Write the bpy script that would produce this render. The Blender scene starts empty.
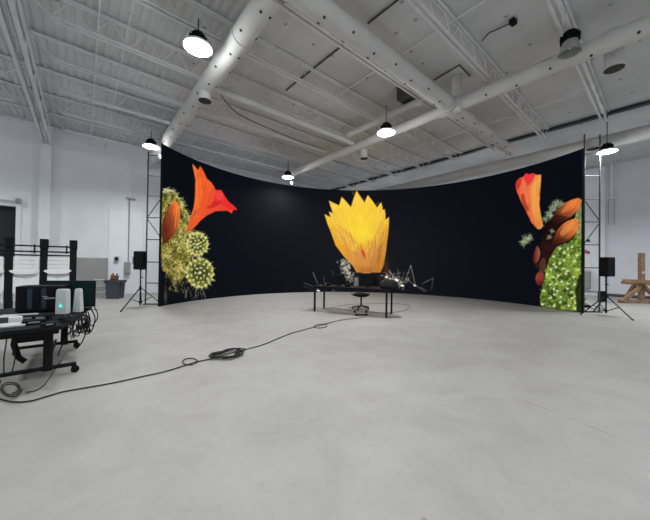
import bpy, bmesh, math, random
import numpy as np
from mathutils import Vector, Matrix
R = random.Random(7)
PI = math.pi
sc = bpy.context.scene
col = bpy.context.collection
F, CH, PITCH, ROLL = 288.0, 1.42, 0.0108, 0.0138
ANG = math.radians(40.07)
VX, VY = math.cos(ANG), math.sin(ANG)          # building axis v (x of the local frame)
UX, UY = -VY, VX                                # building axis u (y of the local frame)

# ---------------------------------------------------------------- camera
cam = bpy.data.objects.new('camera', bpy.data.cameras.new('camera'))
col.objects.link(cam)
cam.data.sensor_width = 36; cam.data.lens = 36*F/650
cam.data.clip_end = 200
Mc = Matrix.Translation((0, 0, CH)) @ Matrix.Rotation(PI/2+PITCH, 4, 'X') @ Matrix.Rotation(ROLL, 4, 'Z')
cam.matrix_world = Mc
sc.camera = cam
Mi = np.array(Mc.inverted())
R3 = Mc.to_3x3()

def ray(px, py):
    return (R3 @ Vector(((px-325)/F, -(py-260)/F, -1))).normalized()
def at(px, py, z=0.0):
    d = ray(px, py); t = (z-CH)/d.z
    return Vector((d.x*t, d.y*t, z))
def bu(u, v, z=0.0):
    return Vector((u*UX+v*VX, u*UY+v*VY, z))

# ---------------------------------------------------------------- materials
def mat(name, c, rough=.6, metal=0.0, spec=.5, emit=None, es=1.0, noise=None, scale=6.0, bump=0.0):
    m = bpy.data.materials.new(name); m.use_nodes = True
    nt = m.node_tree; b = nt.nodes['Principled BSDF']
    b.inputs['Base Color'].default_value = (*c, 1)
    b.inputs['Roughness'].default_value = rough
    b.inputs['Metallic'].default_value = metal
    b.inputs['Specular IOR Level'].default_value = spec
    if emit:
        b.inputs['Emission Color'].default_value = (*emit, 1)
        b.inputs['Emission Strength'].default_value = es
    if noise:
        tc = nt.nodes.new('ShaderNodeTexCoord'); n = nt.nodes.new('ShaderNodeTexNoise')
        n.inputs['Scale'].default_value = scale; n.inputs['Detail'].default_value = 5
        nt.links.new(tc.outputs['Object'], n.inputs['Vector'])
        r = nt.nodes.new('ShaderNodeValToRGB')
        r.color_ramp.elements[0].position = .3; r.color_ramp.elements[1].position = .7
        r.color_ramp.elements[0].color = (*[x*(1-noise) for x in c], 1)
        r.color_ramp.elements[1].color = (*[min(1, x*(1+noise)) for x in c], 1)
        nt.links.new(n.outputs['Fac'], r.inputs['Fac'])
        nt.links.new(r.outputs['Color'], b.inputs['Base Color'])
        if bump:
            bp = nt.nodes.new('ShaderNodeBump'); bp.inputs['Strength'].default_value = bump
            bp.inputs['Distance'].default_value = .01
            nt.links.new(n.outputs['Fac'], bp.inputs['Height']); nt.links.new(bp.outputs['Normal'], b.inputs['Normal'])
    return m
M = dict(
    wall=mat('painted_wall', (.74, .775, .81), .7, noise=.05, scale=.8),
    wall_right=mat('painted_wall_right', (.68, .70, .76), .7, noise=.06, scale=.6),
    panel=mat('white_panel', (.80, .84, .89), .6, noise=.03, scale=1),
    dado=mat('grey_panel', (.30, .30, .29), .7, noise=.06, scale=2),
    steel=mat('painted_steel', (.68, .685, .70), .6, noise=.06, scale=3),
    duct=mat('painted_duct', (.56, .56, .55), .7, spec=.2, noise=.05, scale=2),
    hole=mat('duct_nozzle', (.03, .03, .03), .8),
    darksteel=mat('dark_steel', (.03, .03, .033), .5, noise=.1),
    conduit=mat('dark_conduit', (.05, .05, .05), .6, noise=.1),
    black=mat('black_plastic', (.005, .005, .006), .6, spec=.16, noise=.15, scale=20),
    blackmetal=mat('black_metal', (.006, .006, .007), .6, .0, .18, noise=.15, scale=20),
    rubber=mat('rubber', (.007, .007, .007), .8, spec=.2, noise=.1),
    cable=mat('black_cable', (.008, .008, .009), .6, spec=.25, noise=.1),
    white=mat('white_plastic', (.86, .86, .85), .4, noise=.02, scale=4),
    lgrey=mat('light_grey_plastic', (.50, .54, .53), .4, noise=.03, scale=6),
    grey=mat('grey_metal', (.28, .29, .29), .5, noise=.05),
    galv=mat('grey_truss', (.075, .08, .085), .55, .0, noise=.1, scale=9),
    bin=mat('slate_bin', (.045, .055, .075), .5, noise=.06),
    wood=mat('weathered_wood', (.24, .15, .085), .75, noise=.3, scale=7, bump=.2),
    redbrown=mat('rusty_brown', (.16, .045, .03), .7, noise=.3, scale=12),
    pink=mat('pink_sign', (.75, .05, .17), .6, noise=.05),
    glass=mat('lamp_glass', (.30, .31, .30), .15, noise=.05),
    lamp=mat('lamp_lens', (.9, .9, .9), .4, emit=(.93, .97, 1.0), es=14),
    small_lamp=mat('small_lamp_lens', (.9, .9, .9), .4, emit=(.95, .98, 1.0), es=6),
    teal=mat('teal_led', (.05, .5, .45), .4, emit=(.1, .8, .65), es=.9),
    dim=mat('dim_display', (.01, .015, .02), .25, emit=(.004, .010, .022), es=.6),
    tealscreen=mat('teal_display', (.003, .008, .009), .4, spec=.2, emit=(.0006, .0055, .006), es=1.0, ),
    door=mat('dark_opening', (.006, .006, .012), .6, noise=.1),
    base=mat('dark_baseboard', (.07, .07, .075), .7, noise=.1),
    screen_dark=mat('dark_monitor_glass', (.004, .005, .007), .3, spec=.15),
)

# ---------------------------------------------------------------- mesh helpers
class MB:
    def __init__(s): s.v = []; s.f = []; s.m = []; s.sm = []; s.cur = 0
    def add(s, vs, fs, smooth=False):
        o = len(s.v); s.v += [tuple(p) for p in vs]
        s.f += [tuple(i+o for i in f) for f in fs]
        s.m += [s.cur]*len(fs); s.sm += [smooth]*len(fs)
    def box(s, c, d, rot=None, bev=0.0):
        hx, hy, hz = d[0]/2, d[1]/2, d[2]/2
        if bev:
            bm = bmesh.new(); bmesh.ops.create_cube(bm, size=1)
            bmesh.ops.scale(bm, vec=d, verts=bm.verts)
            bmesh.ops.bevel(bm, geom=list(bm.edges), offset=bev, segments=2, affect='EDGES', profile=.5)
            bm.verts.index_update()
            vs = [v.co.copy() for v in bm.verts]; fs = [[v.index for v in f.verts] for f in bm.faces]; bm.free()
        else:
            vs = [Vector((x*hx, y*hy, z*hz)) for x in (-1, 1) for y in (-1, 1) for z in (-1, 1)]
            fs = [(0,1,3,2), (4,6,7,5), (0,4,5,1), (2,3,7,6), (0,2,6,4), (1,5,7,3)]
        if rot is not None: vs = [rot @ v for v in vs]
        s.add([Vector(c)+v for v in vs], fs)
        return s
    def bar(s, a, b, w, h=None):       # rectangular bar between two points
        a, b = Vector(a), Vector(b); h = h or w
        z = (b-a); L = z.length; z.normalize()
        up = Vector((0, 0, 1)) if abs(z.z) < .95 else Vector((1, 0, 0))
        x = up.cross(z).normalized(); y = z.cross(x)
        s.box((a+b)/2, (w, h, L), Matrix((x, y, z)).transposed())
        return s
    def tube(s, pts, r, n=8, cap=True):
        pts = [Vector(p) for p in pts]; rs = r if isinstance(r, (list, tuple)) else [r]*len(pts)
        vs = []; fs = []; X = None
        for i, p in enumerate(pts):
            d = (pts[min(i+1, len(pts)-1)]-pts[max(i-1, 0)])
            d = d.normalized() if d.length > 1e-9 else Vector((0, 0, 1))
            if X is None: X = (Vector((0, 0, 1)) if abs(d.z) < .9 else Vector((1, 0, 0))).cross(d).normalized()
            else:
                X = X-d*X.dot(d)
                X = X.normalized() if X.length > 1e-6 else d.orthogonal().normalized()
            Y = d.cross(X)
            for k in range(n):
                a = 2*PI*k/n; vs.append(p+(X*math.cos(a)+Y*math.sin(a))*rs[i])
        for i in range(len(pts)-1):
            for k in range(n):
                k2 = (k+1) % n; fs.append((i*n+k, i*n+k2, (i+1)*n+k2, (i+1)*n+k))
        if cap: fs += [tuple(range(n))[::-1], tuple((len(pts)-1)*n+k for k in range(n))]
        s.add(vs, fs, True)
        return s
    def lathe(s, prof, c=(0, 0, 0), n=24):
        vs = []; fs = []
        for r, z in prof:
            for k in range(n):
                a = 2*PI*k/n; vs.append((c[0]+r*math.cos(a), c[1]+r*math.sin(a), c[2]+z))
        for i in range(len(prof)-1):
            for k in range(n):
                k2 = (k+1) % n; fs.append((i*n+k, i*n+k2, (i+1)*n+k2, (i+1)*n+k))
        fs += [tuple(range(n))[::-1], tuple((len(prof)-1)*n+k for k in range(n))]
        s.add(vs, fs, True)
        return s
    def prism(s, poly, y0, y1):        # polygon in x,z pushed along y
        n = len(poly)
        vs = [(x, y0, z) for x, z in poly]+[(x, y1, z) for x, z in poly]
        fs = [tuple(range(n)), tuple(range(2*n-1, n-1, -1))]+[(i, i+n, (i+1) % n+n, (i+1) % n) for i in range(n)]
        s.add(vs, fs)
        return s
    def build(s, name, mats, parent=None, loc=None, rz=0.0):
        me = bpy.data.meshes.new(name); me.from_pydata(s.v, [], s.f)
        for m in (mats if isinstance(mats, (list, tuple)) else [mats]): me.materials.append(m)
        me.polygons.foreach_set('material_index', s.m); me.polygons.foreach_set('use_smooth', s.sm)
        me.update()
        bm = bmesh.new(); bm.from_mesh(me); bmesh.ops.recalc_face_normals(bm, faces=bm.faces); bm.to_mesh(me); bm.free()
        if any(s.sm):
            try: me.set_sharp_from_angle(angle=math.radians(40))
            except Exception: pass
        o = bpy.data.objects.new(name, me); col.objects.link(o)
        if parent: o.parent = parent
        if loc is not None: o.location = loc
        o.rotation_euler.z = rz
        return o

def tag(o, label=None, cat=None, group=None, kind=None):
    if label: o['label'] = label
    if cat: o['category'] = cat
    if group: o['group'] = group
    if kind: o['kind'] = kind
    return o
def thing(name, label, cat, loc=(0, 0, 0), rz=0.0, group=None):
    o = bpy.data.objects.new(name, None); col.objects.link(o)
    o.empty_display_size = .1
    o.location = loc; o.rotation_euler.z = rz
    return tag(o, label, cat, group)
def copy_tree(o, parent=None):
    c = o.copy(); col.objects.link(c)
    if parent: c.parent = parent
    for ch in [x for x in bpy.data.objects if x.parent == o]: copy_tree(ch, c)
    return c
def struct(name, mb, mats):
    return tag(mb.build(name, mats, None, (0, 0, 0), ANG), kind='structure')

# ---------------------------------------------------------------- room shell (local x = v, y = u)
U0, U1, V0, V1 = -7.0, 14.8, -9.0, 19.5
ZC = CH+4.98
def floor_mat():
    m = bpy.data.materials.new('concrete_floor'); m.use_nodes = True; nt = m.node_tree; b = nt.nodes['Principled BSDF']
    L = nt.links.new; N = nt.nodes.new
    tc = N('ShaderNodeTexCoord')
    def noise(scale, det, rough=.6, dist=0):
        n = N('ShaderNodeTexNoise'); n.inputs['Scale'].default_value = scale; n.inputs['Detail'].default_value = det
        n.inputs['Roughness'].default_value = rough; n.inputs['Distortion'].default_value = dist
        L(tc.outputs['Object'], n.inputs['Vector']); return n.outputs['Fac']
    def ramp(fac, p0, c0, p1, c1):
        r = N('ShaderNodeValToRGB'); r.color_ramp.elements[0].position = p0; r.color_ramp.elements[1].position = p1
        r.color_ramp.elements[0].color = (*c0, 1); r.color_ramp.elements[1].color = (*c1, 1); L(fac, r.inputs['Fac']); return r.outputs['Color']
    def mul(a, c):
        x = N('ShaderNodeMix'); x.data_type = 'RGBA'; x.blend_type = 'MULTIPLY'; x.inputs['Factor'].default_value = 1
        L(a, x.inputs[6]); L(c, x.inputs[7]); return x.outputs[2]
    a = ramp(noise(.35, 4), .3, (.29, .286, .274), .7, (.355, .352, .34))
    a = mul(a, ramp(noise(1.7, 6, .65, .6), .3, (.86, .86, .85), .6, (1, 1, 1)))
    a = mul(a, ramp(noise(14, 3), .25, (.93, .93, .93), .5, (1, 1, 1)))
    vo = N('ShaderNodeTexVoronoi'); vo.inputs['Scale'].default_value = 1.3; L(tc.outputs['Object'], vo.inputs['Vector'])
    a = mul(a, ramp(vo.outputs['Distance'], .018, (.62, .6, .58), .035, (1, 1, 1)))
    L(a, b.inputs['Base Color'])
    b.inputs['Roughness'].default_value = .55; b.inputs['Specular IOR Level'].default_value = .35
    return m
fl = MB(); fl.box(((V0+V1)/2, (U0+U1)/2, -.1), (V1-V0+.6, U1-U0+.6, .2))
struct('floor', fl, floor_mat())

def ceil_mat():
    m = mat('painted_roof_deck', (.58, .585, .60), .65)
    nt = m.node_tree; b = nt.nodes['Principled BSDF']; N = nt.nodes.new; L = nt.links.new
    tc = N('ShaderNodeTexCoord')
    vo = N('ShaderNodeTexVoronoi'); vo.inputs['Scale'].default_value = 1.6; vo.inputs['Randomness'].default_value = .35
    L(tc.outputs['Object'], vo.inputs['Vector'])
    r = N('ShaderNodeValToRGB'); r.color_ramp.elements[0].position = .045; r.color_ramp.elements[1].position = .085
    r.color_ramp.elements[0].color = (.3, .3, .3, 1); r.color_ramp.elements[1].color = (.60, .605, .615, 1)
    L(vo.outputs['Distance'], r.inputs['Fac'])
    n = N('ShaderNodeTexNoise'); n.inputs['Scale'].default_value = .7; n.inputs['Detail'].default_value = 5; L(tc.outputs['Object'], n.inputs['Vector'])
    r2 = N('ShaderNodeValToRGB'); r2.color_ramp.elements[0].position = .3; r2.color_ramp.elements[1].position = .6
    r2.color_ramp.elements[0].color = (.82, .82, .82, 1); r2.color_ramp.elements[1].color = (1, 1, 1, 1); L(n.outputs['Fac'], r2.inputs['Fac'])
    x = N('ShaderNodeMix'); x.data_type = 'RGBA'; x.blend_type = 'MULTIPLY'; x.inputs['Factor'].default_value = 1
    L(r.outputs['Color'], x.inputs[6]); L(r2.outputs['Color'], x.inputs[7]); L(x.outputs[2], b.inputs['Base Color'])
    return m
ce = MB()
# corrugated metal deck (flutes along u) up to v = 2.6, smooth boards beyond
prof = []; v = V0-.2
while v < 2.6:
    prof += [(v, ZC), (v+.075, ZC), (v+.095, ZC+.025), (v+.15, ZC+.025)]; v += .17
prof += [(v, ZC), (8.9, ZC), (8.9, ZC+.02), (8.92, ZC+.02), (8.92, ZC), (V1+.3, ZC)]
poly = prof+[(V1+.3, ZC+.25), (V0-.2, ZC+.25)]
vs = [(x, U0-.3, z) for x, z in poly]+[(x, U1+.3, z) for x, z in poly]; n = len(poly)
ce.add(vs, [(i, (i+1) % n, (i+1) % n+n, i+n) for i in range(n)])
struct('ceiling', ce, ceil_mat())

w = MB()          # left wall, plane u = 14.8, with the door opening v -5.0 .. -1.83
dz = 3.27; d0, d1 = -5.2, -1.83
w.box(((d1+V1)/2, U1+.15, ZC/2), (V1-d1, .3, ZC))
w.box(((V0+d0)/2, U1+.15, ZC/2), (d0-V0, .3, ZC))
w.box(((d0+d1)/2, U1+.15, (dz+ZC)/2), (d1-d0, .3, ZC-dz))
struct('wall_left', w, M['wall'])
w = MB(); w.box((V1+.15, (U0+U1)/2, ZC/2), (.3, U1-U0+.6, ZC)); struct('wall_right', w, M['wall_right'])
w = MB(); w.box((V0-.15, (U0+U1)/2, ZC/2), (.3, U1-U0+.6, ZC)); struct('wall_back', w, M['wall'])
w = MB(); w.box(((V0+V1)/2, U0-.15, ZC/2), (V1-V0, .3, ZC)); struct('wall_front', w, M['wall'])
w = MB(); w.box(((d1+.2+V1)/2, U1-.01, .06), (V1-d1-.2, .02, .12)); struct('baseboard_left', w, M['base'])
w = MB(); w.box((V1-.01, (U0+U1)/2, .07), (.02, U1-U0-.1, .14)); struct('baseboard_right', w, M['base'])
w = MB()          # near-black slats set back, standing for the dark inside the open doorway
for k in range(22): w.box(((d0+d1)/2, U1+.24, .075+k*.149), (d1-d0-.01, .03, .143))
struct('opening_1', w, M['door'])
w = MB(); w.box((d1+.06, U1-.02, dz/2+.05), (.12, .04, dz+.1)); w.box((d0-.06, U1-.02, dz/2+.05), (.12, .04, dz+.1)); w.box(((d0+d1)/2, U1-.02, dz+.06), (d1-d0, .04, .12))
struct('trim_1', w, M['panel'])
w = MB(); w.box((-1.1, U1-.11, (ZC)/2), (.3, .22, ZC-.01)); struct('trim_2', w, M['wall'])      # column
# tall white liner panels standing against the left wall
w = MB()
for k in range(6):
    a = .79+k*1.22; w.box((a+.605, U1-.03, 1.75), (1.205, .06, 3.5))
struct('trim_3', w, M['panel'])
w = MB(); w.box((-.42+.6, U1-.08, .75), (1.2, .1, 1.5)); struct('trim_4', w, M['dado'])
# seam in the roof towards the right wall
w = MB(); w.box((12.82, (U0+U1)/2, ZC-.05), (.06, U1-U0-.02, .1)); w.box((12.82, (U0+U1)/2, ZC-.1), (.16, U1-U0-.02, .015))
struct('trim_5', w, M['darksteel'])

# ---------------------------------------------------------------- ceiling steel
def root_b(name, label, cat, u, v, z=0.0, group=None):
    return thing(name, label, cat, bu(u, v, z), ANG, group)
JB, JT = CH+4.5, ZC-.03
def joist(u, va, vb, label, group):
    t = root_b('roof_joist', label, 'roof joist', u, va, 0, group)
    L = vb-va
    b = MB()
    for s in (-1, 1):
        b.box((L/2, s*.035, JB), (L-.9, .008, .05)); b.box((L/2, s*.055, JB-.022), (L-.9, .045, .008))
    b.build('bottom_chord', M['steel'], t)
    b = MB(); b.box((L/2, .03, JT-.01), (L, .045, .03)); b.box((L/2, -.03, JT-.01), (L, .045, .03)); b.build('top_chord', M['steel'], t)
    b = MB(); n = int((L-.9)/.6); st = (L-.9)/n
    for k in range(n):
        x = .45+k*st
        b.tube([(x, 0, JB), (x+st/2, 0, JT-.02), (x+st, 0, JB)], .011, 5)
    b.tube([(.45, 0, JB), (.03, 0, JT-.02)], .011, 5); b.tube([(L-.45, 0, JB), (L-.03, 0, JT-.02)], .011, 5)
    b.build('web', M['steel'], t)
    return t
names = ['steel roof joist furthest right, above the unlit black lamp and right loudspeaker',
         'steel roof joist second from the right, ending over the orange flower on the screen',
         'steel roof joist running just beside the thick perforated duct in the middle',
         'steel roof joist that carries the two bright lamps left of the middle duct',
         'fifth steel roof joist counted from the left wall, beside the slim branch duct',
         'fourth steel roof joist counted from the left wall',
         'third steel roof joist counted from the left wall',
         'steel roof joist second from the left wall, above the lamp by the left truss',
         'steel roof joist running closest along the top of the left wall']
for k in range(9):
    joist(1.25+1.53*k, -1.0, 12.72, names[k], 'long roof joists over the hall')
for k, s in ((6, 'second from the corner, nearest the frame edge'), (7, 'middle one of the three'), (8, 'closest to the left wall')):
    joist(1.25+1.53*k, -8.9, -1.12, 'short roof joist left of the heavy girder, '+s, 'roof joists left of the girder')
t = root_b('roof_girder', 'deep steel girder crossing the joists at upper left, ending at the left wall', 'girder', U0+.05, -1.06)
L = U1-U0-.1
b = MB()
for s in (-1, 1): b.box((s*.05, L/2, CH+4.2), (.01, L-.6, .09)); b.box((s*.085, L/2, CH+4.16), (.08, L-.6, .01))
b.build('bottom_chord', M['steel'], t)
b = MB(); b.box((.045, L/2, ZC-.09), (.05, L, .05)); b.box((-.045, L/2, ZC-.09), (.05, L, .05)); b.build('top_chord', M['steel'], t)
b = MB(); n = 14; st = (L-.6)/n
for k in range(n):
    y = .3+k*st; b.bar((0, y, CH+4.2), (0, y+st/2, ZC-.1), .045); b.bar((0, y+st/2, ZC-.1), (0, y+st, CH+4.2), .045)
b.build('web', M['steel'], t)
# bridging bars between joists
def bridging(v, u0, u1, label, z=JB+.05, r=.014):
    b = MB(); b.tube([(0, 0, 0), (0, u1-u0, 0)], r, 6)
    tag(b.build('bridging_bar', M['steel'], None, bu(u0, v, z), ANG), label, 'ceiling bar', 'bridging bars under the joists')
bridging(.15, 5.9, 14.7, 'thin grey bridging bar crossing left joists, the left one of the close pair')
bridging(.6, 5.9, 14.7, 'thin grey bridging bar crossing left joists, the right one of the close pair')
bridging(2.95, 2.9, 8.8, 'thin pale bridging bar right of the bright lamp, crossing the middle joists')
bridging(5.6, 1.3, 10.3, 'thin bridging bar crossing the joists above the middle of the screen', JT-.06)
bridging(9.9, 1.3, 13.4, 'thin bridging bar crossing the joists just over the far top of the screen', JB+.05)

# ---------------------------------------------------------------- ducts
def duct_mb(length, r, axis, dots=True, step=.62, seams=2.4):
    b = MB()
    P = (lambda s, a, rr: (s, rr*math.cos(a), rr*math.sin(a))) if axis == 'v' else (lambda s, a, rr: (rr*math.cos(a), s, rr*math.sin(a)))
    b.tube([P(0, 0, 0), P(length, 0, 0)], r, 28)
    s = seams/2
    while s < length:
        b.tube([P(s-.03, 0, 0), P(s+.03, 0, 0)], r+.012, 28); s += seams
    if dots:
        b.cur = 1; s = .3; k = 0
        while s < length-.2:
            for a in ((-1.15, -2.0) if k % 2 == 0 else (-.75, -2.4)):
                b.tube([P(s, a, r-.005), P(s, a, r+.012)], .024, 8)
            s += step; k += 1
    return b
HD = CH+4.2
DU, DV = 3.7, 7.45
t = root_b('ventilation_duct', 'thick grey perforated round duct running from top middle to the right', 'duct', DU, -8.5, HD)
duct_mb(DV-.2+8.5, .185, 'v').build('pipe', [M['duct'], M['hole']], t)
t2 = root_b('ventilation_duct', 'slimmer continuation of the thick duct beyond the junction, ending above the screen', 'duct', DU, DV+.2, HD)
duct_mb(4.4, .165, 'v').build('pipe', [M['duct'], M['hole']], t2)
t = root_b('ventilation_duct', 'long perforated round duct crossing from upper right to the screen top centre', 'duct', U0+.2, DV, HD)
duct_mb(DU-.22-U0-.2, .17, 'u').build('pipe', [M['duct'], M['hole']], t)
t = root_b('ventilation_duct', 'round duct from the junction down to the lamp over the screen top', 'duct', DU+.22, DV, HD)
duct_mb(8.15, .15, 'u', dots=False).build('pipe', [M['duct'], M['hole']], t)
t = root_b('duct_junction', 'cross-shaped duct junction box where the big round ducts meet', 'duct junction', DU, DV, HD)
b = MB(); b.tube([(-.26, 0, 0), (.26, 0, 0)], .205, 28); b.tube([(0, -.28, 0), (0, .28, 0)], .2, 28); b.build('body', M['duct'], t)
b = MB(); b.tube([(.02, -.12, .1), (.02, -.12, ZC-HD-.02)], .12, 20); b.build('riser', M['duct'], t)
t = root_b('ventilation_duct', 'wide perforated duct at upper left beside the brightest lamp', 'duct', DU+.2, 2.2, HD)
duct_mb(14.2-DU-.2, .2, 'u').build('pipe', [M['duct'], M['hole']], t)
t = root_b('ventilation_duct', 'slim smooth branch duct linking the upper left duct to the crossing duct', 'duct', 7.2, 2.42, CH+4.28)
duct_mb(4.86, .085, 'v', dots=False).build('pipe', [M['duct'], M['hole']], t)
t = root_b('ventilation_duct', 'long smooth duct close to the ceiling behind the lamp at right', 'duct', -3.0, 13.3, HD-.02)
duct_mb(14.6, .22, 'u', dots=False).build('pipe', [M['duct'], M['hole']], t)
b = MB(); b.tube([(0, 0, 0), (0, -2.6, 0), (.1, -2.75, 0)], .1, 16)
tag(b.build('branch_pipe', M['duct'], None, bu(7.1, 6.95, HD+.25), ANG), 'short pale pipe just above the crossing duct near its junction', 'pipe')
t = root_b('shade_block', 'dark block standing for the shade above the crossing duct near the junction', 'shade block', 4.7, 6.85, HD+.38)  # dark block in place of the shadow zone between the ducts
b = MB(); b.box((0, 0, .18), (.36, .4, .34), None, .01); b.build('body', M['conduit'], t)
b = MB(); b.box((0, 0, .365), (.42, .46, .02)); b.build('top_sheet', M['grey'], t)

def drop(px, py, z, r, h, label):
    p = at(px, py, z)
    t = thing('air_diffuser', label, 'air diffuser', p, 0, 'drum diffusers hanging from the ducts')
    b = MB(); b.lathe([(r*.82, .03), (r*.82, h), (r*.5, h)], n=24); b.build('drum', M['duct'], t)
    b = MB(); b.lathe([(r*.8, .0), (r, 0), (r*1.02, .015), (r*.85, .045)], n=24); b.build('rim', M['duct'], t)
    b = MB(); b.lathe([(r*.2, -.012), (r*.86, -.006), (r*.86, .01)], n=24); b.build('grille', M['hole'], t)
drop(205, 101, CH+3.85, .17, .2, 'dark round diffuser under the upper left duct')
drop(364, 158.5, CH+3.75, .16, .3, 'small white drum diffuser below the lamp left of centre')
drop(614, 69, CH+3.9, .18, .75, 'large white drum diffuser with dark grille at upper right')
drop(593, 149, HD-.42, .2, .25, 'low flat diffuser under the far duct, beside the right truss')
# ceiling cables and small pipes
def path_tube(name, label, cat, pts, r, m, group=None, n=6, smooth=True):
    pts = [Vector(p) for p in pts]
    if smooth and len(pts) > 2:
        out = []
        for i in range(len(pts)-1):
            p0 = pts[max(i-1, 0)]; p1 = pts[i]; p2 = pts[i+1]; p3 = pts[min(i+2, len(pts)-1)]
            for k in range(6):
                t = k/6; out.append(.5*((2*p1)+(p2-p0)*t+(2*p0-5*p1+4*p2-p3)*t*t+(3*p1-p0-3*p2+p3)*t**3))
        pts = out+[pts[-1]]
    o = pts[0].copy(); b = MB(); b.tube([p-o for p in pts], r, n)
    return tag(b.build(name, m, None, o), label, cat, group)
path_tube('ceiling_cable', 'dark drooping cable running from the upper left duct along the joists', 'cable',
          [at(x, y, JB-.04) for x, y in ((213, 72), (216, 84), (223, 98), (236, 112), (252, 121), (275, 131), (302, 142), (326, 150))], .014, M['conduit'])
path_tube('ceiling_conduit', 'bent dark conduit beside the duct junction', 'conduit',
          [at(434, 80, JT-.05), at(459.5, 65, JT-.05), at(470, 76, JT-.05)], .022, M['conduit'], smooth=False)
path_tube('ceiling_conduit', 'dark straight conduit at the top, right of the thick duct', 'conduit',
          [at(368, 23.5, JT), at(399, -1, JT)], .02, M['conduit'], smooth=False)
path_tube('ceiling_conduit', 'dark straight conduit across two joists left of the thick duct', 'conduit',
          [at(343, 45, JT), at(286, 90.5, JT)], .02, M['conduit'], smooth=False)
t = thing('junction_box', 'small black ceiling box at the end of a curved hose', 'electrical box', at(513, 22, JT-.03))
b = MB(); b.box((0, 0, 0), (.14, .1, .1), Matrix.Rotation(.5, 3, 'Z'), .01); b.build('box', M['black'], t)
o = at(513, 22, JT-.03); b = MB(); b.tube([at(x, y, JT-.03)-o for x, y in ((511, 23), (500, 28), (489, 33), (482, 41))], .014, 6); b.build('hose', M['conduit'], t)

# ---------------------------------------------------------------- high bay lamps
def lamp_thing(u, v, label, z=CH+3.92, lit=True, top=None, pw=1.0):
    p = bu(u, v, z)
    t = thing('high_bay_lamp', label, 'ceiling lamp', p, ANG, 'round high bay lamps')
    b = MB(); b.lathe([(.05, .27), (.1, .26), (.11, .12), (.15, .1), (.15, .075)], n=24)
    for k in range(12):
        a = k*PI/6; b.box((.11*math.cos(a), .11*math.sin(a), .16), (.09, .008, .1), Matrix.Rotation(a, 3, 'Z'))
    b.build('housing', M['black'], t)
    if lit:
        b = MB(); b.lathe([(.15, .08), (.235, .045), (.25, .0), (.243, .0), (.22, .04), (.14, .07)], n=32); b.build('reflector', M['white'], t)
        b = MB(); b.lathe([(.02, -.005), (.15, -.004), (.238, .004), (.238, .02)], n=32); b.build('lens', M['lamp'], t)
    else:
        b = MB(); b.lathe([(.12, .09), (.13, .02), (.155, -.06), (.18, -.13), (.165, -.135), (.14, -.06), (.11, .0), (.1, .07)], n=32); b.build('reflector', M['glass'], t)
        b = MB(); b.lathe([(.03, .06), (.04, .0), (.02, -.05)], n=12); b.build('bulb', M['white'], t)
    b = MB(); b.tube([(0, 0, .26), (0, 0, (top or JB-.04)-z)], .012, 6); b.build('stem', M['conduit'], t)
    if lit:
        ld = bpy.data.lights.new('lamp_light', 'AREA'); ld.shape = 'DISK'; ld.size = .46
        ld.energy = POWER*pw; ld.spread = math.radians(150); ld.color = (.975, .985, 1.0)
        lo = bpy.data.objects.new('lamp_light', ld); col.objects.link(lo)
        lo.parent = t; lo.location = (0, 0, -.03)
        # unseen fill point added below the lens to brighten the roof
        ld = bpy.data.lights.new('fill_light', 'POINT'); ld.shadow_soft_size = .12
        ld.energy = POWER*.36*min(pw, 1.15); ld.color = (.975, .985, 1.0)
        lo = bpy.data.objects.new('fill_light', ld); col.objects.link(lo)
        lo.parent = t; lo.location = (0, 0, -.16)
    return t
POWER = 92
LZ = CH+3.92
def lamp_px(px, py, label, **k):
    z = k.get('z', LZ if k.get('lit', True) else CH+4.15); k['z'] = z; p = at(px, py, z); u = p.x*UX+p.y*UY; v = p.x*VX+p.y*VY
    return lamp_thing(u, v, label, **k)
lamp_px(198, 48, 'brightest round high bay lamp, at upper left beside the wide duct')
lamp_px(386, 133, 'glowing round high bay lamp over the screen, nearest the duct junction', z=CH+3.68, pw=1.35)
lamp_px(151, 147, 'glowing high bay lamp just above the left truss and loudspeaker', pw=1.5)
lamp_px(288, 177.5, 'small far high bay lamp at the screen top, left of the yellow flower', z=CH+3.72, pw=1.7)
lamp_px(607, 152, 'glowing round high bay lamp with black top, above the right loudspeaker', top=ZC-.05, z=CH+3.6)
lamp_px(570, 46, 'unlit high bay lamp with clear bell at upper right', lit=False)
for (u, v) in ((1.0, 1.8), (-4.2, 6.3), (-4.2, 1.8), (5.9, -4.5), (0.5, -4.5), (11.9, -4.5), (-4.2, -4.5)):
    lamp_thing(u, v, 'lit high bay lamp added out of view behind the viewer')  # unseen lamps added to raise the light level of the hall
lamp_thing(-1.2, 14.6, 'lit high bay lamp just outside the right frame edge', pw=1.7)
for (u, v) in ((5.9, 15.6), (11.9, 15.6)):
    lamp_thing(u, v, 'unseen lit high bay lamp added behind the curved screen', pw=1.5)  # added out of sight to brighten the right wall
def small_lamp(px, py, z, label):
    t = thing('emergency_light', label, 'emergency light', at(px, py, z), .4)
    b = MB(); b.box((0, 0, .05), (.16, .06, .07), None, .012); b.tube([(0, 0, .08), (0, 0, .14)], .01, 6); b.build('body', M['white'], t)
    b = MB()
    b.tube([(0, -.02, .0), (0, -.07, -.03)], .05, 14)
    b.build('lamp_head', M['small_lamp'], t)
small_lamp(291.5, 183, CH+3.9, 'small white emergency light hanging below the far lamp at the screen top')

# ---------------------------------------------------------------- LED wall
CX, CY, RAD, HW = 1.39, 7.75, 6.62, 5.06
A0, A1 = math.radians(169.3), math.radians(9.9)

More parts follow.
